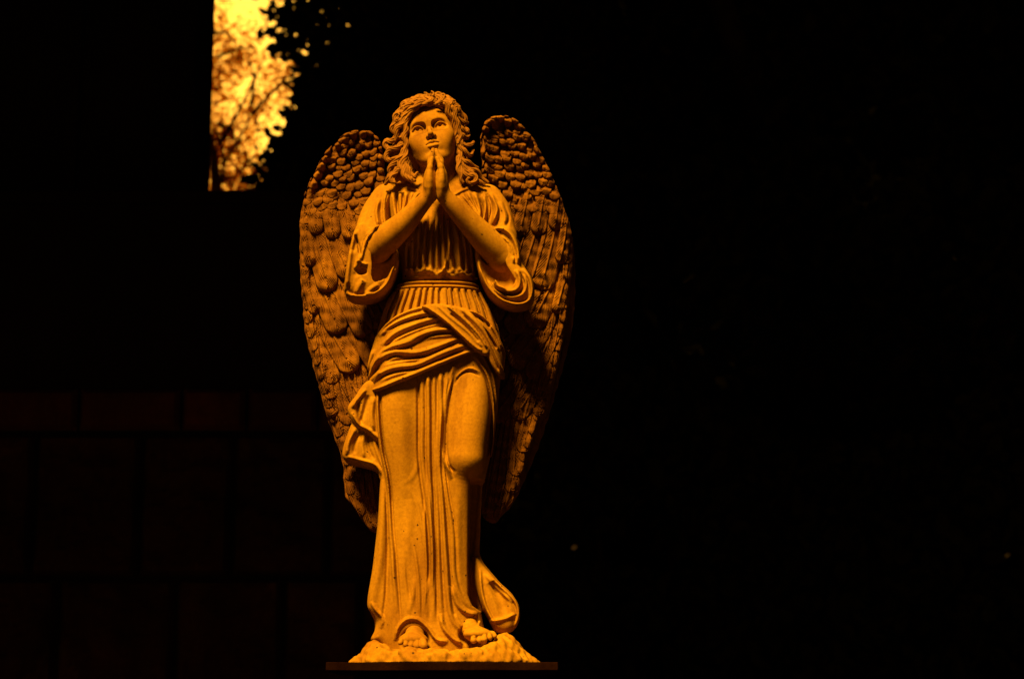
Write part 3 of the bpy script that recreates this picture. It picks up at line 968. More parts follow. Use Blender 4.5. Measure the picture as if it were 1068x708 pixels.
# ================================================================== HAIR
def build_hair(parent):
    v = Vol((-60, -58, 495), (66, 44, 632), 0.4)
    rnd = random.Random(11)

    def lock(pts, r, strands=3, tw=0.16, k=0.35, y=None):
        """pts (px, py, depth); a lock is a few strands twisted together"""
        pts = [(p[0], p[1] + 4.0 * min(1, max(0, (110 - p[1]) / 10)), p[2]) for p in pts]
        P, Rr = resample([wp(*p) for p in pts], r if not np.isscalar(r) else [r * 0.9, r, r * 0.5], 1.5)
        n = len(P)
        T = np.gradient(P, axis=0)
        T /= np.linalg.norm(T, axis=1)[:, None] + 1e-9
        ph0 = rnd.uniform(0, 6.28)
        A = np.cross(T, np.array([0.0, 1.0, 0.15]))
        A /= np.linalg.norm(A, axis=1)[:, None] + 1e-9
        B = np.cross(T, A)
        strands += 4
        sw = np.arange(n) * 1.5
        wph = rnd.uniform(0, 6.28)
        wob = (np.sin(sw * 0.42 + wph) * 0.9 + np.sin(sw * 0.23 + wph * 2) * 0.7) * np.clip(sw / 8, 0, 1)
        P = P + A * wob[:, None]
        v.tube(P, Rr * 0.74, 0.8)
        for j in range(strands):
            ph = ph0 + j * 2 * math.pi / strands + tw * np.arange(n)
            Q = P + (A * np.cos(ph)[:, None] + B * np.sin(ph)[:, None]) * (Rr * 0.76 * (1 + 0.13 * math.sin(3 * j)))[:, None]
            v.tube(Q, np.maximum(0.58, Rr * 0.255 * (1 + 0.3 * math.sin(2.3 * j))), k)

    # cap of hair over the skull
    RT = HR.T
    v.ell(hp(-2, 8, -28), (28, 30, 27), 0, 'u', R=RT)
    v.ell(wp(455, 160, 12), (27, 18, 30), 10)
    # face and neck opening
    v.ell(hp(0, -4, 6), (25.5, 32, 27.5), 1.5, 's', R=RT)
    v.ell(hp(0, 9, 3), (22, 19.5, 26), 1.5, 's', R=RT)
    v.chain([wp(455, 160, -30), wp(456, 205, -30)], [21, 20], 3, 's')
    v.chain([wp(426, 116, -16), wp(422, 138, -14), wp(415, 160, -14), wp(418, 186, -14)], [7, 6, 8, 8], 3)
    v.chain([wp(468, 114, -14), wp(475, 140, -12), wp(480, 165, -12), wp(488, 184, -12)], [6, 5, 6, 7], 3)
    # strands combed over the cap from the parting
    part = (456, 105)
    L = []
    L += [[(456, 106, -22), (444, 106, -28), (433, 111, -30), (425, 121, -27), (421, 134, -24), (420, 148, -22), (421, 160, -22), (418, 172, -22), (412, 182, -24)],
          [(455, 103, -18), (442, 102, -24), (430, 107, -26), (421, 117, -22), (416, 130, -20), (416, 143, -18), (417, 156, -18), (413, 168, -18)],
          [(454, 101, -12), (440, 99, -18), (427, 103, -18), (419, 114, -14), (414, 124, -14), (412, 134, -14)],
          [(457, 106, -22), (465, 109, -26), (470, 119, -24), (474, 131, -20), (477, 145, -18), (479, 158, -18), (483, 170, -20), (489, 180, -22)],
          [(459, 103, -18), (468, 105, -22), (475, 114, -18), (479, 126, -14), (481, 140, -12), (484, 152, -12)],
          [(456, 101, -12), (464, 101, -16), (471, 106, -12), (476, 113, -8)]]
    for p in L:
        lock(p, 4.0, 4)
    # crown: tumbling curls on top
    for p in [[(424, 108, -22), (430, 101, -24), (438, 103, -28), (436, 108, -30), (430, 108, -30)], [(434, 103, -22), (441, 98, -22), (449, 100, -26), (448, 105, -30), (441, 106, -32)],
              [(446, 101, -20), (452, 96.5, -20), (460, 98, -24), (461, 104, -28), (454, 106, -31)], [(458, 100, -18), (465, 98.5, -18), (471, 102, -22), (469, 108, -26), (463, 107, -28)],
              [(464, 102, -16), (469, 102, -16), (474, 106, -18), (472, 111, -22), (468, 110, -24)], [(420, 114, -20), (422, 106, -20), (429, 104, -22)],
              [(469, 106, -14), (473, 109, -14), (477, 114, -14), (480, 112, -12)], [(447, 99, -14), (458, 96, -12), (468, 99, -10)], [(428, 104, -14), (438, 98, -12), (449, 96.5, -12)]]:
        lock(p, 3.0, 3, 0.25)
    for cx_, cy_, r_ in [(421, 113, 2.6), (425, 107.5, 2.8), (431, 104, 2.8), (437, 101.5, 3.0), (443.5, 99.5, 2.8), (450, 98.5, 3.0), (456.5, 99, 2.8), (462.5, 100.5, 3.0), (468.5, 103, 2.6), (473, 107, 2.6),
                         (429, 110, 2.6), (436, 107, 2.6), (443, 105, 2.4), (450, 104, 2.5), (457, 104, 2.4), (464, 106.5, 2.5), (469, 110.5, 2.4), (417, 119, 2.6), (414, 125, 2.6), (476, 113, 2.2)]:
        a0 = rnd.uniform(0, 6.28)
        sg = rnd.choice([-1, 1])
        yd = -24 + abs(cx_ - 448) * 0.25 + (110 - cy_) * 0.5
        ring = [wp(cx_ + r_ * (1 - 0.12 * k_) * math.cos(a0 + sg * k_ * 0.9), cy_ + r_ * (1 - 0.12 * k_) * math.sin(a0 + sg * k_ * 0.9), yd - 5 - 0.3 * k_) for k_ in range(7)]
        v.chain(ring, [0.9, 1.2, 1.1, 0.8], 0.3, step=1.2)
    # left side curls
    for p in [[(421, 116, -22), (414, 121, -22), (412, 127, -22), (409, 134, -20), (411, 139, -20), (415, 137, -22)], [(420, 122, -24), (416, 130, -26), (413, 137, -26), (416, 143, -26), (420, 140, -26)],
              [(424, 118, -28), (419, 128, -28), (414, 138, -28), (413, 147, -26)], [(418, 140, -24), (411, 145, -24), (404, 147, -20), (403, 153, -20), (408, 156, -22), (413, 153, -24)],
              [(419, 150, -26), (412, 155, -26), (405, 158, -22), (404, 165, -22), (409, 168, -24), (415, 163, -26)], [(421, 156, -26), (417, 165, -28), (410, 172, -26), (407, 180, -24), (411, 185, -24)],
              [(423, 146, -26), (423, 160, -28), (420, 172, -30), (412, 180, -28), (408, 189, -26)], [(422, 162, -28), (424, 174, -30), (428, 182, -30), (433, 186, -30), (434, 180, -30)],
              [(419, 168, -28), (422, 180, -32), (428, 189, -32), (433, 188, -30)], [(414, 176, -28), (409, 186, -30), (412, 193, -30), (417, 190, -30)], [(416, 170, -28), (420, 178, -31), (427, 184, -32)],
              [(410, 180, -24), (405, 186, -24), (403, 193, -22)], [(424, 124, -28), (422, 138, -28), (424, 150, -28), (423, 162, -28)]]:
        lock(p, 3.3, 3, 0.22)
    # right side: wind-blown tips
    for p in [[(470, 113, -22), (474, 118, -20), (479, 118, -16), (480, 114, -14)], [(473, 120, -22), (478, 125, -20), (484, 127, -16), (488, 129, -12)],
              [(477, 128, -20), (481, 135, -20), (486, 137, -16), (484, 132, -14)], [(477, 136, -20), (482, 142, -20), (486, 143, -16), (489, 138, -12)], [(478, 143, -20), (483, 150, -20), (490, 152, -16), (494, 148, -12)],
              [(478, 151, -20), (484, 158, -20), (491, 161, -16), (495, 158, -12)], [(479, 159, -20), (484, 168, -22), (492, 172, -18), (498, 176, -14)], [(480, 168, -22), (485, 175, -22), (494, 178, -20), (502, 184, -16), (509, 191, -14)],
              [(479, 172, -24), (482, 180, -26), (488, 182, -26), (494, 184, -24), (495, 189, -24), (491, 192, -25), (487.5, 189, -26), (489, 185.5, -27)], [(478, 164, -22), (479, 176, -26), (480, 186, -26), (484, 190, -26)],
              [(482, 176, -22), (490, 181, -22), (499, 188, -20), (505, 194, -18)], [(472, 112, -26), (476, 124, -24), (479, 136, -22), (479, 150, -22)]]:
        lock(p, 3.0, 3, 0.2)
    # back of the head
    for i in range(16):
        t = i / 15
        x = 424 + 58 * t
        lock([(x * 0.5 + 226, 106, 4), (x, 122, 18), (x - 2, 150, 24), (x + 3, 175, 24), (x * 1.2 - 91, 194, 18)], 5, 3, 0.15)
    return vol_obj('hair', v, M['hair'], parent, 1)


# ================================================================== FEET
def build_feet(parent):
    for side in ('l', 'r'):
        if side == 'l':
            v = Vol((-50, -92, 8), (6, -6, 70), 0.5)
            v.chain([wp(434, 652, -14), wp(433, 660, -30), wp(431, 667, -50)], [9, 10, 7.5], 5)
            v.ell(wp(431, 667, -48), (14.5, 14, 7), 6)
            toes = [(417.5, 670, 2.4, -57), (423, 672, 2.6, -61), (428.8, 673.2, 2.8, -63.5), (435, 673.8, 3.0, -65), (442, 673.2, 3.9, -65)]
            base = lambda t: wp(424 + (t[0] - 419) * 0.68, 667, -48)
        else:
            v = Vol((14, -92, 8), (74, -6, 75), 0.5)
            v.chain([wp(488, 648, -12), wp(490, 655, -28), wp(496, 661, -44)], [8, 9, 7.5], 5)
            v.ell(wp(498, 661, -46), (14, 13, 6.5), 6)
            toes = [(494, 667.5, 3.2, -57), (500.5, 667.5, 2.8, -58), (505.5, 666.5, 2.7, -59), (511, 664.8, 2.5, -55), (516, 663, 2.3, -50)]
            base = lambda t: wp(493 + (t[0] - 490) * 0.7, 660, -46)
        for t in toes:
            b = base(t)
            tip = wp(t[0], t[1], t[3])
            kn = b * 0.35 + tip * 0.65 + np.array([0, 0, 1.8])
            v.chain([b, kn, tip], [t[2] * 1.05, t[2] * 0.95, t[2]], 0.9, step=2)
        if side == 'r':   # sandal strap
            v.chain([wp(500, 648, -38), wp(497, 656, -48), wp(494.5, 664, -58)], 1.3, 0.6)
            v.chain([wp(484, 657, -44), wp(492, 657, -50), wp(504, 656, -46)], 1.2, 0.6)
        vol_obj('foot', v, M['skin'], parent)


# ================================================================== ROCK BASE
def build_rock(parent):
    v = Vol((-102, -82, -2), (118, 72, 42), 0.9)
    rows = [(-1, 365, 563, 78, 60), (3, 366, 562, 77, 60), (10, 373, 554, 76, 58), (17, 381, 546, 74, 56), (24, 387, 540, 71, 52), (32, 389, 535, 66, 48)]
    zz = np.array([r[0] for r in rows], float)
    X, Y, Z = v.grid()
    z = Z.ravel()
    xl = np.interp(z, zz, [W(r[1], 680)[0] for r in rows])
    xr = np.interp(z, zz, [W(r[2], 680)[0] for r in rows])
    yf = np.interp(z, zz, [r[3] for r in rows])
    yb = np.interp(z, zz, [r[4] for r in rows])
    cx, rx = (xl + xr) / 2, (xr - xl) / 2
    n = 2.4
    ry = np.where(Y < 0, yf[None, None, :], yb[None, None, :])
    q = ((np.abs(X - cx) / rx) ** n + (np.abs(Y) / ry) ** n) ** (1 / n) + 1e-4
    L = np.sqrt((X - cx) ** 2 + Y * Y)
    d = L * (1 - 1 / q)
    # uneven top
    rs = np.random.RandomState(5)

    def nz(sc, ampl):
        k = 5
        out = 0
        for _ in range(k):
            a = rs.uniform(0, 2 * np.pi)
            fq = rs.uniform(0.7, 1.4) / sc
            out = out + np.sin(2 * np.pi * fq * (X * np.cos(a) + Y * np.sin(a) + Z * rs.uniform(-1, 1)) + rs.uniform(0, 6.28))
        return out * ampl / k ** 0.5
    top = 12.5 + 15.0 * np.exp(-((X + 64) / 15.0) ** 2) + 17 * np.exp(-((X - 74) / 17.0) ** 2) + nz(40, 1.2) + nz(12, 0.7)
    d = smax(d, Z - top, 8)
    ns = nz(30, 1.5) + nz(14, 1.0) + nz(6.5, 0.35)
    ns = np.where(ns < 0, ns * 0.7, ns ** 1.0)
    d = d + ns
    v.F = np.maximum(d, -(Z - 0.2)).astype(f4)
    return vol_obj('rock_base', v, M['stone'], parent)


# ================================================================== WINGS
LW = [(376, 140), (366, 141.5), (356, 146), (347, 153), (338, 163), (330, 176), (323, 190), (317, 207), (314, 228), (312.5, 250), (313, 270), (314, 290), (316, 315), (318.5, 340), (324, 365), (331, 392),
      (339, 420), (347, 445), (355, 466), (360, 485), (361, 503), (363, 517), (370, 526), (377, 536), (384, 547), (391, 554), (399, 552), (410, 520), (425, 460), (430, 380), (430, 300), (428, 230), (415, 205),
      (404, 195), (402, 178), (401, 163), (396, 151), (387, 142.5)]
RW = [(520, 128), (511, 131), (505, 138), (501.5, 148), (501, 162), (503, 178), (502, 195), (490, 210), (485, 240), (484, 300), (486, 380), (490, 450), (497, 510), (505, 536), (514, 544), (522, 537), (533, 524),
      (544, 502), (553, 481), (562, 458), (571, 430), (579, 402), (587, 374), (594, 345), (597.5, 318), (598.5, 290), (597.5, 262), (594, 240), (588, 220), (582, 200), (574, 180), (565, 162), (555, 146), (544, 134), (533, 128)]


def wing_y(x, side):
    """depth of the wing's front: swept back towards its outer edge"""
    d = np.abs(x - (0 if side == 'l' else 0))
    return 19 + 0.24 * np.clip(d - 30, 0, 200) + 0.0006 * d * d


def build_wing(parent, side):
    if side == 'l':
        v = Vol((-155, -2, 120), (-14, 98, 575), 0.6)
        out = LW
    else:
        v = Vol((14, -2, 120), (158, 98, 590), 0.6)
        out = RW
    YW = 44
    rnd = random.Random(21 if side == 'l' else 33)

    def m(p):      # feather layout is written for the left wing and mirrored for the right one
        if side == 'l':
            return p
        return (909.5 - p[0], p[1] - 11 * min(1, max(0, (300 - p[1]) / 160)) - 6 * min(1, max(0, (p[1] - 420) / 100)))
    X, Y, Z = v.grid()
    P = polysd(X[:, 0, :], Z[:, 0, :], smoothpoly(xz(out, YW)))
    R = Rel(v)
    H = R.H
    H += -2.0
    xx, zz0 = X[:, 0, :], Z[:, 0, :]
    WOB = 0.7 * np.sin(xx * 0.11 + zz0 * 0.07) + 0.45 * np.sin(xx * 0.27 - zz0 * 0.23 + 1)
    AMP = 0.75 + 0.6 * np.sin(xx * 0.35 + zz0 * 0.11) * np.sin(zz0 * 0.27 - xx * 0.17 + 2)

    def feather(pts, w, rise, dome=1.6, h0=0.0, barb=0.45, rach=0.9, w0=0.6, per=3.0, side_tilt=1.25):
        if len(pts) == 3 and w > 7:
            jx, jy = rnd.uniform(-2, 2), rnd.uniform(-7, 7)
            pts = [pts[0], (pts[1][0] + jx, pts[1][1]), (pts[2][0] + jx * 2, pts[2][1] + jy)]
            w *= rnd.uniform(0.92, 1.04)
        pts = xz([m(p) for p in pts], YW)
        r = R.dist(pts, w * 1.05, step=4)
        if r is None:
            return
        sl, D, T, G, L = r
        t = T / L
        ww = w * (w0 + (1 - w0) * np.clip(t * 2.2, 0, 1))
        q = D / ww
        mask = q < 1
        hf = h0 + 1.25 * rise * t ** 1.4 + dome * np.sqrt(np.clip(1 - q * q, 0, 1))
        hf = hf + side_tilt * G * q * np.clip(t * 3, 0, 1)
        hf = hf + rach * np.exp(-(D / 0.9) ** 2) * (t < 0.97)
        if len(pts) <= 3:      # straight barbs running off the shaft
            u = pts[-1] - pts[0]
            u = u / np.linalg.norm(u)
            gx, gz = xx[sl[0]] - pts[0][0], zz0[:, sl[1]] - pts[0][1]
            along, perp = gx * u[0] + gz * u[1], np.abs(gx * u[1] - gz * u[0])
        else:
            along, perp = T, D
        hf = hf + barb * np.sin((along * 0.8 - perp * 1.5 + WOB[sl]) * 2 * np.pi / per) * np.clip(1 - q ** 6, 0, 1) * (D > 0.8) * AMP[sl]
        Hs = H[sl]
        lift = (1.7 if w > 4 and barb > 0.3 else 0.0) * np.clip((t - 0.2) / 0.15, 0, 1)
        H[sl] = np.where(mask, np.maximum(Hs + lift * (0.7 + 0.3 * (1 - q * q)), hf), Hs - 0.5 * (q < 1.12))

    def edge_in(d, y):
        """point d inside the outer edge at photo row y (left wing coordinates)"""
        ys = [140, 153, 163, 176, 190, 207, 228, 250, 290, 340, 392, 420, 445, 466, 485, 517, 536, 554]
        xs_ = [376, 347, 338, 330, 323, 317, 314, 312.5, 314, 318.5, 331, 339, 347, 355, 360, 363, 377, 391]
        return (float(np.interp(y, ys, xs_)) + d, y)
    # long flight feathers running down to the tip
    ends = [(395, 552), (386, 549), (377, 537), (367, 527), (364, 512), (362, 498), (359, 480), (354, 462), (346, 441)]
    for i in range(8):
        d = 60 - i * 7.4
        y1 = [552, 549, 541, 530, 516, 496, 470, 430][i]
        pts = [edge_in(d * f, y) for y, f in ((250, 1.0), (300, 1.0), (350, 0.95), (400, 0.85), (450, 0.7)) if y < y1 - 30]
        pts.append(edge_in(max(3.5, d * 0.5 * (1 - max(0, (y1 - 470)) / 200)), y1))
        feather(pts, 7.6, 3.0, 3.0, h0=-2.6 + i * 0.6, barb=0.6, rach=1.3, w0=0.85, per=3.2, side_tilt=-1.3)
    for pp in ([(372, 480), (378, 515), (389, 549)], [(364, 478), (368, 505), (376, 535)], [(384, 480), (391, 520), (397, 549)], [(392, 470), (400, 505), (404, 538)]):
        feather(pp, 6.5, 4.0, 2.4, h0=0.5, barb=0.6, rach=1.2, per=3.0)
    # short feathers stepping along the outer edge
    for i, y in enumerate(range(238, 500, 15)):
        a = edge_in(9, y - 12)
        b = edge_in(4.5, y + 8)
        c = edge_in(4.0, y + 20)
        feather([a, b, c], 4.6, 1.6, 1.2, h0=2.0, barb=0.5, per=2.8)
    # long coverts in three overlapping tiers, the lowest first
    tiers = [(0.0, 5.0, [[(334, 350), (346, 396), (364, 436)], [(352, 360), (368, 402), (388, 438)], [(326, 340), (334, 380), (346, 412)]], [10, 11, 7]),
             (1.0, 6.0, [[(320, 298), (330, 345), (350, 388)], [(330, 295), (346, 342), (368, 382)], [(350, 300), (368, 340), (390, 376)], [(374, 300), (390, 338), (406, 370)], [(390, 300), (404, 336), (420, 366)]], [9, 13, 12.5, 11.5, 10]),
             (2.2, 6.0, [[(315, 250), (319, 285), (328, 322)], [(322, 250), (332, 292), (350, 334)], [(342, 262), (356, 300), (376, 338)], [(362, 264), (376, 300), (394, 334)], [(382, 264), (394, 296), (410, 328)]], [6.5, 13, 12.5, 11.5, 11]),
             (3.2, 6.0, [[(316, 208), (318, 238), (324, 272)], [(327, 208), (332, 250), (343, 288)], [(346, 214), (352, 250), (364, 284)], [(366, 218), (374, 250), (386, 280)], [(384, 218), (392, 246), (402, 274)]], [6.5, 13, 12, 11.5, 10]),
             (3.8, 4.5, [[(324, 196), (330, 238)], [(340, 200), (348, 244)], [(357, 204), (366, 246)], [(374, 206), (382, 244)]], [8, 8.5, 8.5, 8])]
    for h0_, rs_, fl_, ws_ in tiers:
        order = list(zip(fl_, ws_))
        rnd.shuffle(order)
        for pts_, w_ in order:
            feather(pts_, w_, rs_, 3.2, h0=h0_ + rnd.uniform(-0.5, 0.5), barb=0.6, per=3.1, rach=1.4)
    # small round coverts in shingled rows
    row = 0
    y = 224.0
    while y > 138:
        sc = 0.62 + 0.38 * (y - 138) / 90
        w = 6.3 * sc
        x = 308.0 + (row % 2) * w * 0.95
        while x < 412:
            px_ = x + rnd.uniform(-2.4, 2.4)
            py_ = y + rnd.uniform(-3.2, 3.2) + (x - 350) * -0.10
            feather([(px_ - 3 * sc, py_ - 13 * sc), (px_, py_ + 1)], w * rnd.uniform(0.92, 1.08), 6.2 + rnd.uniform(-0.8, 1.4), 0.9, h0=0.6 + rnd.uniform(-0.6, 0.6), side_tilt=rnd.uniform(-0.9, 0.9), barb=0.22, rach=0.3, w0=0.8, per=2.6)
            x += w * 1.9
        y -= 9.2 * sc
        row += 1
    # leading edge roll with its own small scales
    inner = np.clip(-P, 0, 60)
    zz = Z[:, 0, :]
    ztop = W(376, 232 if side == 'l' else 222, YW)[2]
    kz = np.clip((zz - ztop) / 60, 0, 1)
    H += 5.0 * np.exp(-((inner - 4.5) / 4.5) ** 2) * (0.25 + 0.75 * kz)
    # cupped middle
    H -= 3.0 * np.clip(inner / 40, 0, 1) * kz
    # broad undulation, chisel noise
    rs = np.random.RandomState(3)
    for _ in range(10):
        a = rs.uniform(0, 6.28)
        fq = rs.uniform(0.03, 0.16)
        H += 0.22 * np.sin(2 * np.pi * fq * (X[:, 0, :] * np.cos(a) + zz * np.sin(a)) + rs.uniform(0, 6))
    H *= 1.35
    P = P - 3.2 * np.clip((W(340, 170, YW)[2] - zz) / 70, 0, 1) + 0.9 * np.abs(np.sin(zz * 0.17 + xx * 0.05)) * np.clip((zz - 0) / 100, 0, 1) * (np.abs(xx) > 40)
    yf = wing_y(X, side)
    # the lower tip leans back a little less
    front = yf - H[:, None, :] - Y
    back = Y - (yf + 7)
    v.F = smax(smax(front, P[:, None, :], 3.5), back, 3.0).astype(f4)
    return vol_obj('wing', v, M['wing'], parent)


if want('robe'):
    build_robe(angel)
if want('sleeve'):
    build_sleeve(angel, 'l')
    build_sleeve(angel, 'r')
if want('sash'):
    build_sash(angel)
    build_hanging(angel)
if want('arm'):
    build_arm(angel, 'l')
    build_arm(angel, 'r')
if want('head'):
    build_head(angel)
if want('hair'):
    build_hair(angel)
if want('feet'):
    build_feet(angel)
if want('rock'):
    build_rock(angel)
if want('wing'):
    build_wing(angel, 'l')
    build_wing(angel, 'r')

# ================================================================== BACKGROUND (metres from here on)
def box_mesh(name, lo, hi, mat, parent=None, bevel=0.0, rough=0.0, cuts=0, seed=0):
    import bmesh
    bm = bmesh.new()
    bmesh.ops.create_cube(bm, size=1)
    for vv in bm.verts:
        vv.co = Vector([lo[i] + (vv.co[i] + 0.5) * (hi[i] - lo[i]) for i in range(3)])
    if bevel:
        bmesh.ops.bevel(bm, geom=bm.edges[:], offset=bevel, segments=2, affect='EDGES', profile=0.5)
    if cuts:
        bmesh.ops.subdivide_edges(bm, edges=bm.edges[:], cuts=cuts, use_grid_fill=True)
    if rough:
        for vv in bm.verts:
            p = vv.co * 9 + Vector((seed, seed * 2, 0))
            vv.co += Vector((mnoise.noise(p), mnoise.noise(p + Vector((5, 0, 0))), mnoise.noise(p + Vector((0, 9, 0))))) * rough
    me = bpy.data.meshes.new(name)
    bm.to_mesh(me)
    bm.free()
    me.materials.append(mat)
    o = bpy.data.objects.new(name, me)
    col.objects.link(o)
    o.parent = parent
    return o


def leaf_mat(name, c1, c2, trans=0.0, tcol=(0.5, 0.3, 0.02)):
    m, nt, b, out = new_mat(name)
    tc = N(nt, 'ShaderNodeTexCoord')
    n = N(nt, 'ShaderNodeTexNoise', Scale=3.0, Detail=4.0)
    nt.links.new(tc.outputs['Object'], n.inputs['Vector'])
    r = ramp(nt, n.outputs[0], [(0.35, c1), (0.65, c2)])
    nt.links.new(r.outputs[0], b.inputs['Base Color'])
    b.inputs['Roughness'].default_value = 0.7
    b.inputs['Specular IOR Level'].default_value = 0.02
    if trans:
        t = N(nt, 'ShaderNodeBsdfTranslucent')
        t.inputs['Color'].default_value = (*tcol, 1)
        mx = N(nt, 'ShaderNodeMixShader')
        mx.inputs[0].default_value = trans
        nt.links.new(b.outputs[0], mx.inputs[1])
        nt.links.new(t.outputs[0], mx.inputs[2])
        tp = N(nt, 'ShaderNodeBsdfTransparent')
        tp.inputs['Color'].default_value = (0.72, 0.36, 0.015, 1)
        m2 = N(nt, 'ShaderNodeMixShader')
        m2.inputs[0].default_value = 0.45
        nt.links.new(mx.outputs[0], m2.inputs[1])
        nt.links.new(tp.outputs[0], m2.inputs[2])
        nt.links.new(m2.outputs[0], out.inputs[0])
    return m


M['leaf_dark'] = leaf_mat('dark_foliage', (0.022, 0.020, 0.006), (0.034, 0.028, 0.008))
M['leaf_lit'] = leaf_mat('backlit_foliage', (0.06, 0.05, 0.012), (0.10, 0.06, 0.012), 0.6, (0.80, 0.42, 0.03))
M['bark'] = stone_mat('bark', (0.03, 0.02, 0.01), (0.05, 0.03, 0.015), (0.08, 0.05, 0.02), bump=1.0, pits=False)
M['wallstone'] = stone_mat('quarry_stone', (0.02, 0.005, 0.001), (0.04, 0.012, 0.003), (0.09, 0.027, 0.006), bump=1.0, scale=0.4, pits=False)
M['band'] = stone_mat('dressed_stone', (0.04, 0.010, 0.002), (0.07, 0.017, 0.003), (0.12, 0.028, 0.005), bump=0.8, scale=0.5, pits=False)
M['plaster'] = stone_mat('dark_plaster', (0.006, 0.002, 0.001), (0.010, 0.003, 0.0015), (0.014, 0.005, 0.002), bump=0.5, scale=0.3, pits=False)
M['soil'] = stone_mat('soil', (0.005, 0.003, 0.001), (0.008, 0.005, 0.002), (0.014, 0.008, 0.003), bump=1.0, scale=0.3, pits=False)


def leaves(name, pts, size, mat, parent, seed=0, aspect=1.6, mode='cluster'):
    """one mesh of many small bent leaves at the given points (n,3)"""
    rs = np.random.RandomState(seed)
    n = len(pts)
    A = rs.normal(size=(n, 3))
    A /= np.linalg.norm(A, axis=1)[:, None]
    B = rs.normal(size=(n, 3))
    B -= A * (A * B).sum(1)[:, None]
    B /= np.linalg.norm(B, axis=1)[:, None]
    C = np.cross(A, B)
    s = size * rs.uniform(0.6, 1.35, n)
    L = s * aspect / 2
    Wd = s / 2
    def pt(u, v_, w_):
        return pts + A * (L * u)[:, None] + B * (Wd * v_)[:, None] + C * (Wd * w_)[:, None]
    one = np.ones(n)
    V = np.stack([pt(-one, 0 * one, 0 * one), pt(-0.25 * one, 0.9 * one, 0.3 * one), pt(one, 0 * one, -0.2 * one), pt(-0.25 * one, -0.9 * one, 0.3 * one),
                  pt(0.45 * one, 0.75 * one, 0.15 * one), pt(0.45 * one, -0.75 * one, 0.15 * one)], 1).reshape(-1, 3)
    b = np.arange(n)[:, None] * 6
    # two halves folded along the midrib
    Q = np.vstack([b + np.array([[0, 1, 4, 2]]), b + np.array([[0, 2, 5, 3]])])
    return mesh_from(name, V, Q, mat, parent, scale=1.0, smooth=False)


def blob_points(blobs, n, seed):
    rs = np.random.RandomState(seed)
    vol = np.array([b[3] * b[4] * b[5] for b in blobs])
    k = rs.choice(len(blobs), n, p=vol / vol.sum())
    B = np.array(blobs)[k]
    d = rs.normal(size=(n, 3))
    d /= np.linalg.norm(d, axis=1)[:, None]
    r = rs.uniform(0, 1, n) ** (1 / 2.4)
    return B[:, :3] + d * B[:, 3:6] * r[:, None]


def clumped(P, per, spread, seed):
    rs = np.random.RandomState(seed + 77)
    return (P[:, None, :] + rs.normal(size=(len(P), per, 3)) * spread).reshape(-1, 3)


def tubes(name, chains, mat, parent, sides=9):
    V, Q = [], []
    for pts, rad in chains:
        P, R = resample(pts, rad, 0.12)
        T = np.gradient(P, axis=0)
        T /= np.linalg.norm(T, axis=1)[:, None]
        A = np.cross(T, np.array([0.31, 0.9, 0.2]))
        A /= np.linalg.norm(A, axis=1)[:, None]
        B = np.cross(T, A)
        off = len(V)
        for i in range(len(P)):
            for j in range(sides):
                a = 2 * math.pi * j / sides
                r = R[i] * (1 + 0.12 * mnoise.noise(Vector(P[i] * 6) + Vector((j * 1.7, 0, 0))))
                V.append(P[i] + (A[i] * math.cos(a) + B[i] * math.sin(a)) * r)
        for i in range(len(P) - 1):
            for j in range(sides):
                j2 = (j + 1) % sides
                Q.append((off + i * sides + j, off + i * sides + j2, off + (i + 1) * sides + j2, off + (i + 1) * sides + j))
    return mesh_from(name, np.array(V), np.array(Q), mat, parent, scale=1.0)


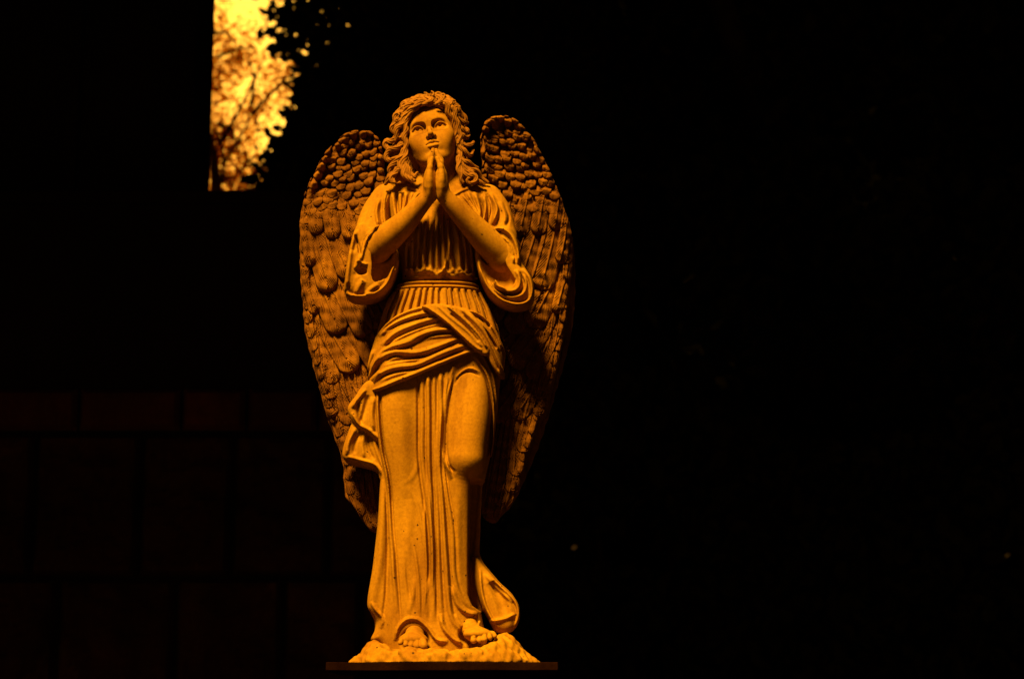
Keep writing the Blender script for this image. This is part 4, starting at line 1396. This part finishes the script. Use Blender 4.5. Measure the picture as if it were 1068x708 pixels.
if want("bg"):
    GZ = -1.05
    # ---------------- ground
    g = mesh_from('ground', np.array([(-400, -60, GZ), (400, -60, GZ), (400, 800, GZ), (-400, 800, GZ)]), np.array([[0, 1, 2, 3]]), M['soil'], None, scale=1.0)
    tag(g, kind='structure')
    # ---------------- plinth under the statue
    x0, x1 = W(340, 690, -82)[0] * S, W(582, 690, -82)[0] * S
    pl = empty('plinth', (0, 0, GZ))
    tag(pl, 'low dark brown stone plinth with thin top slab, under the angel statue', 'plinth')
    o = box_mesh('top_slab', (x0, -82 * S, -0.0215), (x1, 78 * S, 0.0), M['slab'], pl, bevel=0.002, cuts=5, rough=0.0015)
    o.location = (0, 0, -GZ)
    o = box_mesh('pedestal', (x0 + 0.07, -0.13, GZ), (x1 - 0.07, 0.14, -0.0215), M['slab'], pl, bevel=0.006)
    o.location = (0, 0, -GZ)

    # ---------------- wall of quarry-faced blocks with a dressed band
    YB = 3.5
    def zpx(py):
        return WM(300, py, YB)[2]
    def xpx(px, py=430):
        return WM(px, py, YB)[0]
    wall = empty('stone_wall', (xpx(180), YB, GZ))
    tag(wall, 'rough quarry stone block wall with a dressed band course, barely lit at the lower left', 'wall')
    def block_face(name, rows, mat, yface, amp, seed):
        """blocks with split faces: one mesh, joints modelled as recesses"""
        import bmesh
        V, Q = [], []
        rs = random.Random(seed)
        for z0, z1, xs in rows:
            for i in range(len(xs) - 1):
                a, b = xs[i] + 0.006, xs[i + 1] - 0.006
                c, d = z0 + 0.006, z1 - 0.006
                nx = max(6, int((b - a) / 0.022))
                nz_ = max(6, int((d - c) / 0.022))
                off = len(V)
                sd = rs.uniform(0, 50)
                tilt = rs.uniform(-0.012, 0.012)
                for u in range(nx + 1):
                    for w_ in range(nz_ + 1):
                        fu, fw = u / nx, w_ / nz_
                        x, z = a + (b - a) * fu, c + (d - c) * fw
                        e = min(fu, 1 - fu) * (b - a)
                        e2 = min(fw, 1 - fw) * (d - c)
                        ed = min(1, min(e, e2) / 0.03)
                        nse = mnoise.fractal(Vector((x * 7 + sd, z * 7, sd)), 0.9, 2.1, 5)
                        y = yface - ed ** 0.6 * (0.022 + amp * (0.5 + nse)) + tilt * (fu - .5)
                        if u in (0, nx) or w_ in (0, nz_):
                            y = yface + 0.02
                        V.append((x, y, z))
                for u in range(nx):
                    for w_ in range(nz_):
                        k = off + u * (nz_ + 1) + w_
                        Q.append((k, k + nz_ + 1, k + nz_ + 2, k + 1))
        o = mesh_from(name, np.array(V), np.array(Q), mat, wall, scale=1.0, smooth=False)
        o.location = -Vector(wall.location)
        return o
    XL, XR = xpx(-260), xpx(470)
    ctop = zpx(200)
    z_a, z_b, z_c = zpx(405), zpx(452), zpx(602)
    z_d = z_c - (z_b - z_c) * 1.0
    px_rows = [(z_b + 0.004, z_a, [-260, -130, -20, 83, 190, 258, 332, 400, 470]), (z_c, z_b, [-260, -150, -60, 40, 150, 245, 345, 420, 470]), (z_d, z_c, [-260, -170, -40, 70, 190, 300, 380, 470]),
               (GZ, z_d, [-260, -100, 10, 120, 230, 330, 470])]
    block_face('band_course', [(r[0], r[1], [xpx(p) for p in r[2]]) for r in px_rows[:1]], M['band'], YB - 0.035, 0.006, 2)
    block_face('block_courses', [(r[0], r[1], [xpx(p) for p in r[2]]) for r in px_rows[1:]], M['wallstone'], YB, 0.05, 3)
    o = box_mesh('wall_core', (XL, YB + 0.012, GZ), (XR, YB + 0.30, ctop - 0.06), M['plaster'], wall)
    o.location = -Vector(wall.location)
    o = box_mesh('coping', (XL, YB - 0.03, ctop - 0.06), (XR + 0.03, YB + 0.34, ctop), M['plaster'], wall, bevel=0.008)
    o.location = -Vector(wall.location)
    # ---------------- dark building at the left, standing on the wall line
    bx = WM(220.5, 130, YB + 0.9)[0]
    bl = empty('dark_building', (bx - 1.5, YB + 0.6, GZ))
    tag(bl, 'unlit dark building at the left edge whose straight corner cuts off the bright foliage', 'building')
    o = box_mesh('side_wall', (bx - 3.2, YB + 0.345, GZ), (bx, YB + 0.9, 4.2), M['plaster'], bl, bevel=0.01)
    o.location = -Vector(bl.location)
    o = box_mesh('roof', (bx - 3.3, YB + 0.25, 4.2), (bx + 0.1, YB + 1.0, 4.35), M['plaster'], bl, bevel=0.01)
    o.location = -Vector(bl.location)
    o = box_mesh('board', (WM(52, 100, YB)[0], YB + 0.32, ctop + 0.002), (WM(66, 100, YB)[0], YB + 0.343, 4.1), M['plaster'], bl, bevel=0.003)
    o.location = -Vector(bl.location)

    # ---------------- trees
    def fol(px, py, y, rx, ry, rz):
        p = WM(px, py, y)
        return (p[0], p[1], p[2], rx, ry, rz)

    def tree(name, label, cat, base, trunk, limbs, blobs, n, size, mat, seed, per=1, spread=0.1, group=None, keep=None):
        t = empty(name, base)
        tag(t, label, cat, group)
        tr = tubes('trunk', trunk, M['bark'], t)
        tr.location = -Vector(base)
        if limbs:
            lb = tubes('limbs', limbs, M['bark'], t)
            lb.location = -Vector(base)
        P = blob_points(blobs, n, seed)
        if per > 1:
            P = clumped(P, per, spread, seed)
        if keep is not None:
            P = P[keep(P)]
        c = leaves('crown', P, size, mat, t, seed)
        c.location = -Vector(base)
        return t
    # added tree: canopy shaped to stay out of frame and shade the background
    rs = np.random.RandomState(9)
    cn = []
    for ix in range(21):
        for iy in range(20):
            x = -6.6 + ix * 0.6 + rs.uniform(-.15, .15)
            y = 0.75 + iy * 0.62 + rs.uniform(-.15, .15)
            zb = 0.386 * (y + 5.46) + 0.45
            cn.append((x, y, zb + rs.uniform(0.3, 1.5), 0.72, 0.6, 0.45))

    def above(P):
        return (P[:, 2] > 0.386 * (P[:, 1] + 5.46) + 0.02) & (P[:, 1] > 0.35)
    tree('added_shade_tree', 'added dark tree behind the statue, its unseen canopy placed above the frame to shade the background', 'tree', (2.9, 10.4, GZ),
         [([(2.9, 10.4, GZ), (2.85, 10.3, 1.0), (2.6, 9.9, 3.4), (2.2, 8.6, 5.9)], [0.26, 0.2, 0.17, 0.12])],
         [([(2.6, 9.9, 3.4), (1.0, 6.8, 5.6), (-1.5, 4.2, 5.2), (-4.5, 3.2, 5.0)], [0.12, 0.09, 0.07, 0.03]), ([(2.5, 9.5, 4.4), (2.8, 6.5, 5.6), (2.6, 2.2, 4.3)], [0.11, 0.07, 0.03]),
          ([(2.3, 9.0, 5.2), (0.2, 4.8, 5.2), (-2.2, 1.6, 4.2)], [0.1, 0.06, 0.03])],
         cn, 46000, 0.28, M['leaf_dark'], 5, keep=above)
    # dense dark trees that close the view
    def inview_gap(P):
        """keep the foliage clear of the sky gap: the trees really leave it open"""
        return np.ones(len(P), bool)
    D1 = []
    r1 = random.Random(3)
    for px, py, y, r_ in [(356, 12, 8.6, .27), (402, 66, 8.2, .34), (372, 110, 8.4, .42), (345, 160, 8.2, .36), (318, 176, 8.0, .26), (300, 205, 8.0, .28), (350, 215, 8, .45), (430, 130, 8, .55), (450, 30, 8, .55),
                          (500, 80, 8.3, .6), (480, 180, 7.8, .6), (400, 200, 7.8, .5), (420, 250, 7.8, .6), (330, 260, 7.8, .5), (310, 20, 8.9, .2), (312, 45, 8.9, .16), (338, 75, 8.7, .2), (340, 120, 8.6, .22),
                          (292, 218, 7.9, .18), (540, 30, 8.2, .6), (550, 130, 8.2, .6), (540, 230, 8.2, .6), (480, 280, 8, .7), (400, 320, 8, .7)]:
        D1.append(fol(px, py, y, r_, r_ * 1.5, r_))
    for px, py in [(270, 4), (277, 22), (284, 36), (292, 50), (304, 62), (314, 72), (322, 88), (318, 104), (308, 114), (298, 120), (288, 132), (276, 142), (268, 152), (262, 166), (258, 182), (300, 70), (310, 96), (280, 120), (262, 140)]:
        for _ in range(1):
            rr = r1.uniform(.03, .07)
            D1.append(fol(px + 20 + r1.uniform(-11, 9), py + r1.uniform(-9, 9), 8.8 + r1.uniform(-.3, .3), rr * 1.3, rr * 1.5, rr))
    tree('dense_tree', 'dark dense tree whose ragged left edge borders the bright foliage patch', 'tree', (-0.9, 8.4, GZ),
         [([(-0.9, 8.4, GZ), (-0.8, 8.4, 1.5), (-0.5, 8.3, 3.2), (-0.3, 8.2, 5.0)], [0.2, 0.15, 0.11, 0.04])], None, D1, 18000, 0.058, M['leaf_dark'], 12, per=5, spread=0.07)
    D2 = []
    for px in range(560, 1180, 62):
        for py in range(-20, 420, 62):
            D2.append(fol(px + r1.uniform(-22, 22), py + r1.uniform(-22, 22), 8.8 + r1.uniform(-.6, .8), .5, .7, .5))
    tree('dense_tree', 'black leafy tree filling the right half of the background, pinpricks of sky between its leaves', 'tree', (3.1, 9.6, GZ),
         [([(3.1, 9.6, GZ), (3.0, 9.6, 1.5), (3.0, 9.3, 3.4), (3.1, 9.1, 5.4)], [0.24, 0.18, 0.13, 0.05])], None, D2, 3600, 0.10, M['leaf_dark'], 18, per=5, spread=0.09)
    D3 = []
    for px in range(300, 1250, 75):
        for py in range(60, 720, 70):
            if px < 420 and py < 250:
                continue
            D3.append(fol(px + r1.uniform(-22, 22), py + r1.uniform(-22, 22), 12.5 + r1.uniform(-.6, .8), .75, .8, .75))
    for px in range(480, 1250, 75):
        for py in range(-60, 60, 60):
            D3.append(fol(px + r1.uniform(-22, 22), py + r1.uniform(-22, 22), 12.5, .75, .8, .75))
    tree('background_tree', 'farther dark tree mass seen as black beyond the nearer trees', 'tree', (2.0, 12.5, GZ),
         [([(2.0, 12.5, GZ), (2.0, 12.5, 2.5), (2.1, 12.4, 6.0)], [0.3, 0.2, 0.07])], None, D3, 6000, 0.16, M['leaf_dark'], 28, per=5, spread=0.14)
    # hedge in front of them
    rs = np.random.RandomState(4)
    n = 50000
    P = np.stack([rs.uniform(-3.4, 6.4, n), 6.6 + 0.8 * rs.uniform(0, 1, n), GZ + rs.uniform(0, 1, n) * 2.9], 1)
    P[:, 2] += 0.25 * np.sin(P[:, 0] * 2.1) * (P[:, 2] > 0.8)
    hd = empty('hedge', (1.5, 7.0, GZ))
    tag(hd, 'tall dark clipped hedge running across the black background behind the statue', 'hedge')
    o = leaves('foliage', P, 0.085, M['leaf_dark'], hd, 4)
    o.location = -Vector(hd.location)
    chs = []
    for i in range(22):
        x = -3.2 + i * 0.44
        chs.append(([(x, 7.0, GZ), (x + 0.05, 7.0, 0.2), (x - 0.04, 7.02, 1.4)], [0.035, 0.03, 0.015]))
    o = tubes('stems', chs, M['bark'], hd, 6)
    o.location = -Vector(hd.location)
    # backlit tree in the gap
    B = []
    for px, py, r_ in [(226, 40, .13), (245, 62, .16), (262, 58, .14), (240, 75, .1), (283, 78, .14), (300, 84, .14), (262, 118, .16), (235, 128, .16), (226, 150, .14), (248, 150, .16), (270, 108, .12), (246, 182, .16),
                       (230, 190, .14), (262, 175, .12), (292, 105, .12), (228, 95, .1), (258, 30, .1), (215, 60, .2), (210, 150, .2), (200, 100, .2), (256, 200, .2), (225, 215, .2)]:
        B.append(fol(px, py, 11.0 + r1.uniform(-.5, .5), r_ * 1.25, r_ * 2, r_ * 1.05))
    for px in range(70, 215, 36):
        for py in (30, 85, 140, 190):
            B.append(fol(px + r1.uniform(-12, 12), py + r1.uniform(-14, 14), 11.0 + r1.uniform(-.5, .5), .22, .3, .2))
    t0 = WM(232, 300, 11.2)
    brs = []
    for a, b_ in [((230, 150), (275, 60)), ((232, 190), (222, 130)), ((234, 170), (262, 120)), ((226, 60), (268, 52)), ((262, 110), (258, 60)), ((226, 128), (250, 160)), ((262, 120), (300, 80)), ((222, 34), (246, 48))]:
        p, q = WM(a[0], a[1], 10.7), WM(b_[0], b_[1], 10.8)
        brs.append(([tuple(p), tuple((p + q) / 2 + Vector((0.04, 0, 0.05))), tuple(q)], [0.018, 0.012, 0.006]))
    tree('backlit_tree', 'glowing yellow tree foliage with dark twigs, in the bright gap at the upper left', 'tree', (t0[0], 11.2, GZ),
         [([(t0[0], 11.2, GZ), (t0[0] + .05, 11.2, 1.6), tuple(WM(226, 210, 11.0)), tuple(WM(214, 120, 11.0))], [0.11, 0.09, 0.05, 0.02])], brs, B, 3300, 0.024, M['leaf_lit'], 31, per=5, spread=0.055)


# ------------------------------------------------------------------ camera, light, world
cam_d = bpy.data.cameras.new('camera')
cam = bpy.data.objects.new('camera', cam_d)
col.objects.link(cam)
cam.location = (CAM[0] * S, CAM[1] * S, CAM[2] * S)
cam.rotation_euler = (math.radians(90) + PITCH, 0, 0)
cam_d.sensor_fit = 'HORIZONTAL'
cam_d.sensor_width = 36.0
cam_d.lens = FPX * 36.0 / 1068.0
cam_d.clip_end = 2000
cam_d.dof.use_dof = True
cam_d.dof.focus_distance = (FPX - 30) * S
cam_d.dof.aperture_fstop = 3.2
scene.camera = cam

GLOW = 1.05 / 0.0033
SUN_AZ, SUN_EL = math.radians(-27), math.radians(55)      # from the front left of the statue
d = Vector((math.sin(SUN_AZ) * math.cos(SUN_EL), -math.cos(SUN_AZ) * math.cos(SUN_EL), math.sin(SUN_EL)))
sl = bpy.data.lights.new('sun', 'SUN')
sl.energy = 5.0
sl.angle = math.radians(14)
sl.color = (1.0, 0.56, 0.07)
so = bpy.data.objects.new('sun', sl)
so.rotation_euler = (-d).to_track_quat('-Z', 'Y').to_euler()
so.location = (-3, -5, 6)
col.objects.link(so)

w = bpy.data.worlds.new('World')
scene.world = w
w.use_nodes = True
nt = w.node_tree
nt.nodes.clear()
wo = nt.nodes.new('ShaderNodeOutputWorld')
bg = nt.nodes.new('ShaderNodeBackground')
sky = nt.nodes.new('ShaderNodeTexSky')
sky.sky_type = 'NISHITA'
sky.sun_disc = False
sky.sun_elevation = SUN_EL
sky.sun_rotation = math.atan2(d.x, d.y)
tint = N(nt, 'ShaderNodeMix', data_type='RGBA', blend_type='MULTIPLY')
tint.inputs[0].default_value = 1
tint.inputs[7].default_value = (1.0, 0.36, 0.02, 1)
nt.links.new(sky.outputs[0], tint.inputs[6])
bg.inputs['Strength'].default_value = 0.0033
# the low glow behind the trees
tcw = N(nt, 'ShaderNodeTexCoord')
dotn = N(nt, 'ShaderNodeVectorMath', operation='DOT_PRODUCT')
gd = (WM(258, 80, 40.0) - Vector((CAM[0] * S, CAM[1] * S, CAM[2] * S))).normalized()
nrm_ = N(nt, 'ShaderNodeVectorMath', operation='NORMALIZE')
nt.links.new(tcw.outputs['Generated'], nrm_.inputs[0])
nt.links.new(nrm_.outputs[0], dotn.inputs[0])
dotn.inputs[1].default_value = gd
gr = ramp(nt, dotn.outputs['Value'], [(0.90, (0, 0, 0)), (0.965, (0.06, 0.025, 0.004)), (0.990, (0.34, 0.12, 0.002)), (0.9984, (0.74, 0.31, 0.008)), (0.9998, (1.0, 0.46, 0.05))])
gm = N(nt, 'ShaderNodeMix', data_type='RGBA', blend_type='MULTIPLY')
gm.inputs[0].default_value = 1
nt.links.new(gr.outputs[0], gm.inputs[6])
gm.inputs[7].default_value = (GLOW, GLOW, GLOW, 1)
addn = N(nt, 'ShaderNodeMix', data_type='RGBA', blend_type='ADD')
addn.inputs[0].default_value = 1
nt.links.new(tint.outputs[2], addn.inputs[6])
nt.links.new(gm.outputs[2], addn.inputs[7])
nt.links.new(addn.outputs[2], bg.inputs['Color'])
nt.links.new(bg.outputs[0], wo.inputs[0])

scene.view_settings.view_transform = 'Standard'
scene.view_settings.look = 'None'
scene.view_settings.exposure = 1.42
scene.view_settings.gamma = 1.0
scene.cycles.max_bounces = 6
scene.cycles.use_denoising = True
